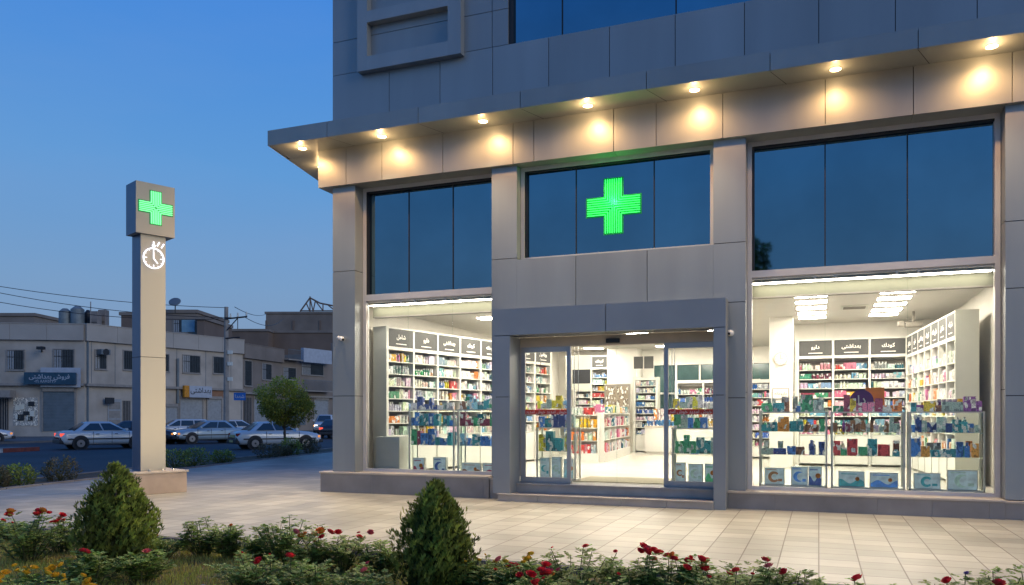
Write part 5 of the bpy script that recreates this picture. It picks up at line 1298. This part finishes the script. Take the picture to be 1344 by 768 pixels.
# ------------------------------------------------------------------ cars
M['carglass'] = mat('car_glass', (.04, .065, .08), .06, 0, .1, 1, spec=.9)
M['tyre'] = mat('tyre_rubber', (.02, .02, .02), .8); M['rim'] = mat('wheel_rim', (.30, .30, .31), .35, .6)
M['trim'] = mat('car_trim', (.03, .03, .035), .5); M['headlamp'] = emit('headlamp_lit', (1, .93, .8), 3.0); M['headlamp_off'] = mat('headlamp', (.45, .47, .5), .15)
M['tail'] = emit('tail_lit', (1, .10, .05), 1.1); M['tail_off'] = mat('tail_lamp', (.35, .02, .015), .25); M['amber'] = emit('indicator', (1, .35, .05), .8); M['plate'] = mat('number_plate', (.62, .50, .20), .5)
paints = {}
def paint(nm, c):
    if nm not in paints: paints[nm] = mat('car_paint_' + nm, c, .35, .15, .05, 2, coat=.8)
    return paints[nm]
def car(x, y, ang, pm, label, kind='sedan', lit='', plate=False):
    o = empty('car', (x, y, -.13), ang, label, 'car', 'cars on the street')
    H = {'sedan': 1.40, 'wagon': 1.45, 'suv': 1.78, 'hatch': 1.42}[kind]; k = H / 1.4
    st = [(-2.2, .42, .70, .70), (-2.16, .30, .88, .80), (-1.95, .24, .95, .84), (-1.2, .22, .97, .86), (0, .22, .94, .87), (.9, .22, .93, .86), (1.55, .24, .86, .84), (2.02, .28, .76, .80), (2.16, .34, .68, .76), (2.2, .42, .58, .66)]
    q = MB(); vs = []; fs = []; m = 12
    for (sx, zb, zt, w) in st:
        zt *= k
        ring = [(-.8 * w, zb), (-.97 * w, zb + .07), (-w, zb + .2), (-w * .985, zt - .2), (-.93 * w, zt - .05), (-.72 * w, zt)]
        ring = ring + [(-a, b_) for a, b_ in reversed(ring)]
        vs += [(sx, a, b_) for a, b_ in ring]
    for i in range(len(st) - 1):
        for j in range(m): fs.append((i * m + j, (i + 1) * m + j, (i + 1) * m + (j + 1) % m, i * m + (j + 1) % m))
    fs += [tuple(range(m)), tuple((len(st) - 1) * m + j for j in range(m - 1, -1, -1))]
    q.add(vs, fs); body = q.build('body', pm, o, True)
    # cabin
    zb = .93 * k; zr = H
    xb0, xb1, xt0, xt1 = {'sedan': (-1.62, 1.02, -1.05, .22), 'wagon': (-2.1, 1.02, -1.85, .22), 'suv': (-2.08, 1.0, -1.9, .3), 'hatch': (-2.0, 1.0, -1.4, .2)}[kind]
    wb, wt = .80, .60; xm = (xt0 + xt1) / 2
    q = MB(); ringb = [(xb0, -wb * .9), (xb0 + .25, -wb), (0, -wb * 1.01), (xb1 - .3, -wb), (xb1, -wb * .8)]; ringt = [(xt0, -wt * .88), (xt0 + .15, -wt), (xm, -wt * 1.03), (xt1 - .15, -wt), (xt1, -wt * .86)]
    rb = ringb + [(a, -b_) for a, b_ in reversed(ringb)]; rt = ringt + [(a, -b_) for a, b_ in reversed(ringt)]; n = len(rb)
    vs = [(a, b_, zb - .04) for a, b_ in rb] + [(a, b_, zr - .07) for a, b_ in rt] + [(xm + (a - xm) * .9, b_ * .86, zr - .01) for a, b_ in rt] + [(xm, 0, zr + .005)]
    fs = [(i, (i + 1) % n, n + (i + 1) % n, n + i) for i in range(n)] + [(n + i, n + (i + 1) % n, 2 * n + (i + 1) % n, 2 * n + i) for i in range(n)] + [(2 * n + i, 2 * n + (i + 1) % n, 3 * n) for i in range(n)]
    q.add(vs, fs); q.build('roof', pm, o, True)
    def pane(P, name, mt='carglass', off=.008, inset=.0):
        P = [Vector(p) for p in P]; nrm = (P[1] - P[0]).cross(P[3] - P[0]).normalized(); c_ = sum(P, Vector()) / 4
        if nrm.dot(c_ - Vector((xm, 0, zb))) < 0: nrm = -nrm
        P = [p + (c_ - p) * inset + nrm * off for p in P]
        MB().add(P, [(0, 1, 2, 3)]).build(name, M[mt], o)
    za, zc = zb + .02, zr - .09; f = lambda t, a, c_: a + (c_ - a) * t
    pane([(xb1 - .0, -.62, za), (xb1, .62, za), (xt1 + .03, .5, zc), (xt1 + .03, -.5, zc)], 'windscreen', off=.012)
    pane([(xb0, -.68, za), (xb0, .68, za), (xt0 - .03, .5, zc), (xt0 - .03, -.5, zc)], 'rear_window', off=.012)
    for sgn in (-1, 1):
        w0, w1 = sgn * (wb + .006), sgn * (wt + .022)
        xs = [xb0 + .32, xb0 + .32 + (xb1 - xb0 - .6) * .5, xb1 - .28]; xt = [xt0 + .18, xt0 + .18 + (xt1 - xt0 - .3) * .47, xt1 - .12]
        if kind in ('wagon', 'suv'): xs = [xb0 + .2, -.95, -.05, xb1 - .28]; xt = [xt0 + .15, -.95, -.1, xt1 - .12]
        for i in range(len(xs) - 1):
            a0, a1, c0, c1 = xs[i] + .035, xs[i + 1] - .035, xt[i] + .03, xt[i + 1] - .03
            pane([(a0, w0, za + .01), (a1, w0, za + .01), (c1, w1, zc), (c0, w1, zc)], 'side_window', off=.004)
        t = MB(); t.box(-1.9, 1.85, min(sgn * .855, sgn * .885), max(sgn * .855, sgn * .885), .5 * k, .56 * k); t.build('side_trim', M['trim'], o)
        t = MB()
        for xx in (-.75, .12, .95): t.box(xx - .006, xx + .006, min(sgn * .84, sgn * .872), max(sgn * .84, sgn * .872), .3, .9 * k)
        t.box(-.62, -.48, min(sgn * .86, sgn * .89), max(sgn * .86, sgn * .89), .76 * k, .79 * k); t.box(.25, .39, min(sgn * .86, sgn * .89), max(sgn * .86, sgn * .89), .76 * k, .79 * k)
        t.build('door_line', M['trim'], o)
        MB().bbox(.72, .86, min(sgn * .84, sgn * 1.0), max(sgn * .84, sgn * 1.0), .93 * k, 1.05 * k, .02).build('mirror', pm, o)
        for xw in (-1.32, 1.30):
            Mw = Matrix.Translation((xw, sgn * .68, .31)) @ Matrix.Rotation(PI / 2 * -sgn, 4, 'X')
            MB().cyl(0, 0, .0, .188, .385, n=24, M=Matrix.Translation((0, 0, .02)) @ Mw).build('wheel_arch', M['trim'], o)
            wv = MB(); wv.cyl(0, 0, .0, .20, .30, n=24, M=Mw); wv = wv.build('wheel', M['tyre'], o)
            MB().cyl(0, 0, .2005, .206, .185, n=20, M=Mw).build('rim', M['rim'], wv)
            MB().cyl(0, 0, .2065, .212, .05, n=12, M=Mw).build('hub_cap', M['trim'], wv)
        hl = MB(); hl.bbox(2.06, 2.175, min(sgn * .42, sgn * .72), max(sgn * .42, sgn * .72), .56 * k, .69 * k, .02); hl.build('headlight', M['headlamp'] if 'h' in lit else M['headlamp_off'], o)
        tl = MB(); tl.bbox(-2.195, -2.0, min(sgn * .50, sgn * .79), max(sgn * .50, sgn * .79), .66 * k, .82 * k, .02); tl.build('taillight', M['tail'] if 't' in lit else M['tail_off'], o)
        ind = MB(); ind.box(2.0, 2.1, min(sgn * .73, sgn * .80), max(sgn * .73, sgn * .80), .57 * k, .67 * k); ind.build('indicator', M['amber'], o)
    MB().bbox(2.05, 2.27, -.80, .80, .30, .48, .04).build('bumper', M['trim'], o); MB().bbox(-2.27, -2.05, -.80, .80, .30, .52, .04).build('bumper', M['trim'], o)
    MB().box(2.17, 2.20, -.38, .38, .57 * k, .66 * k).build('grille', M['trim'], o)
    if plate: MB().box(-2.285, -2.272, -.3, .3, .56 * k if False else .36, .47).build('number_plate', M['plate'], o); MB().box(-2.225, -2.2, -.40, .40, .60, .74).build('rear_panel', M['plate'], o)
    else: MB().box(2.272, 2.28, -.26, .26, .34, .44).build('number_plate', M['lam'], o)
    return o
D_ = math.radians
silver = paint('silver', (.72, .72, .70)); white = paint('white', (.75, .75, .74)); bluep = paint('blue_silver', (.36, .47, .54)); darkp = paint('dark', (.03, .035, .05)); pale = paint('pale_silver', (.72, .74, .74))
car(*at(138, 41.2), D_(62), silver, 'silver saloon on the road left of the pylon, rear lamp facing the camera', lit='t')
car(*at(-40, 47.5), D_(60), white, 'white car cut by the left edge of the photo')
car(*at(188, 47.5), D_(22), darkp, 'dark car nosing out behind the pylon with lit headlights', lit='h')
car(*at(272, 49.0), D_(246), bluep, 'pale blue saloon facing left between the pylon and the street tree')
car(*at(233, 55.5), D_(235), pale, 'blue grey estate car behind the pale blue saloon', kind='wagon')
car(*at(312, 56.0), D_(60), silver, 'silver car with lit tail lamps, mostly hidden behind two saloons', lit='t')
car(*at(362, 41.2), D_(56), pale, 'pale silver saloon with a yellow rear plate behind the street tree trunk', plate=True)
car(*at(427, 72), D_(298), silver, 'silver off roader with lit headlights approaching beside the pharmacy pillar', kind='suv', lit='h')
car(*at(441, 60), D_(112), darkp, 'dark car with red tail lamps cut off by the pharmacy pillar', kind='hatch', lit='t')

# ------------------------------------------------------------------ world, sun, camera
w = bpy.data.worlds.new('World'); sc.world = w; w.use_nodes = True; nt = w.node_tree
bg = nt.nodes['Background']; sky = nt.nodes.new('ShaderNodeTexSky'); sky.sky_type = 'NISHITA'; sky.sun_disc = False
SUN_EL, SUN_ROT = math.radians(4), math.radians(108)
sky.sun_elevation = SUN_EL; sky.sun_rotation = SUN_ROT; sky.air_density = 1.3; sky.dust_density = .6; sky.ozone_density = 4.5
tc = nt.nodes.new('ShaderNodeTexCoord'); sp = nt.nodes.new('ShaderNodeSeparateXYZ'); nt.links.new(tc.outputs['Generated'], sp.inputs[0])
cr = nt.nodes.new('ShaderNodeValToRGB'); nt.links.new(sp.outputs['Z'], cr.inputs[0])
e = cr.color_ramp.elements; e[0].position = 0; e[0].color = (*lin((112, 130, 160)), 1); e[1].position = 1; e[1].color = (*lin((30, 72, 140)), 1)
for p_, c_ in ((.06, (122, 143, 172)), (.15, (112, 147, 186)), (.28, (90, 144, 200)), (.46, (60, 126, 205)), (.7, (38, 92, 170))):
    k = e.new(p_); k.color = (*lin(c_), 1)
ms = nt.nodes.new('ShaderNodeMix'); ms.data_type = 'RGBA'; ms.blend_type = 'ADD'; ms.inputs[0].default_value = 1
sm = nt.nodes.new('ShaderNodeVectorMath'); sm.operation = 'SCALE'; sm.inputs['Scale'].default_value = .004
nt.links.new(sky.outputs[0], sm.inputs[0])
cm = nt.nodes.new('ShaderNodeMapping'); cm.inputs['Scale'].default_value = (1.2, 1.2, 5); nt.links.new(tc.outputs['Generated'], cm.inputs[0])
cn = nt.nodes.new('ShaderNodeTexNoise'); cn.inputs['Scale'].default_value = 2.2; cn.inputs['Detail'].default_value = 6; cn.inputs['Roughness'].default_value = .55; nt.links.new(cm.outputs[0], cn.inputs['Vector'])
c2 = nt.nodes.new('ShaderNodeMapRange'); c2.inputs[1].default_value = .45; c2.inputs[2].default_value = .8; c2.inputs[3].default_value = 0; c2.inputs[4].default_value = .10; nt.links.new(cn.outputs['Fac'], c2.inputs[0])
hz_ = nt.nodes.new('ShaderNodeMix'); hz_.data_type = 'RGBA'; nt.links.new(c2.outputs[0], hz_.inputs[0]); nt.links.new(cr.outputs[0], hz_.inputs[6]); hz_.inputs[7].default_value = (*lin((140, 155, 190)), 1)
nt.links.new(sm.outputs[0], ms.inputs[6]); nt.links.new(hz_.outputs[2], ms.inputs[7])
nt.links.new(ms.outputs[2], bg.inputs[0]); bg.inputs[1].default_value = 1.15
L = bpy.data.lights.new('sun', 'SUN'); L.energy = .75; L.angle = math.radians(30); L.color = (1, .93, .80)
o = bpy.data.objects.new('sun', L); COL.objects.link(o)
d = Vector((math.sin(SUN_ROT), math.cos(SUN_ROT), math.tan(math.radians(16)))); o.rotation_euler = d.to_track_quat('Z', 'Y').to_euler(); o.location = (0, -30, 30)
cam = bpy.data.cameras.new('camera'); co = bpy.data.objects.new('camera', cam); COL.objects.link(co)
cam.sensor_width = 36; cam.lens = 36 * FPX / 1344; cam.shift_y = (HOR - 384) / 1344; cam.clip_end = 3000; cam.clip_start = .1
co.location = (0, 0, CAMZ); co.rotation_euler = (PI / 2, 0, YAW); sc.camera = co
sc.view_settings.view_transform = 'Standard'; sc.view_settings.look = 'None'; sc.view_settings.exposure = 0
sc.cycles.use_denoising = True; sc.cycles.max_bounces = 7; sc.cycles.transparent_max_bounces = 16; sc.cycles.sample_clamp_indirect = 4; sc.cycles.sample_clamp_direct = 0
sc.cycles.caustics_reflective = False; sc.cycles.caustics_refractive = False
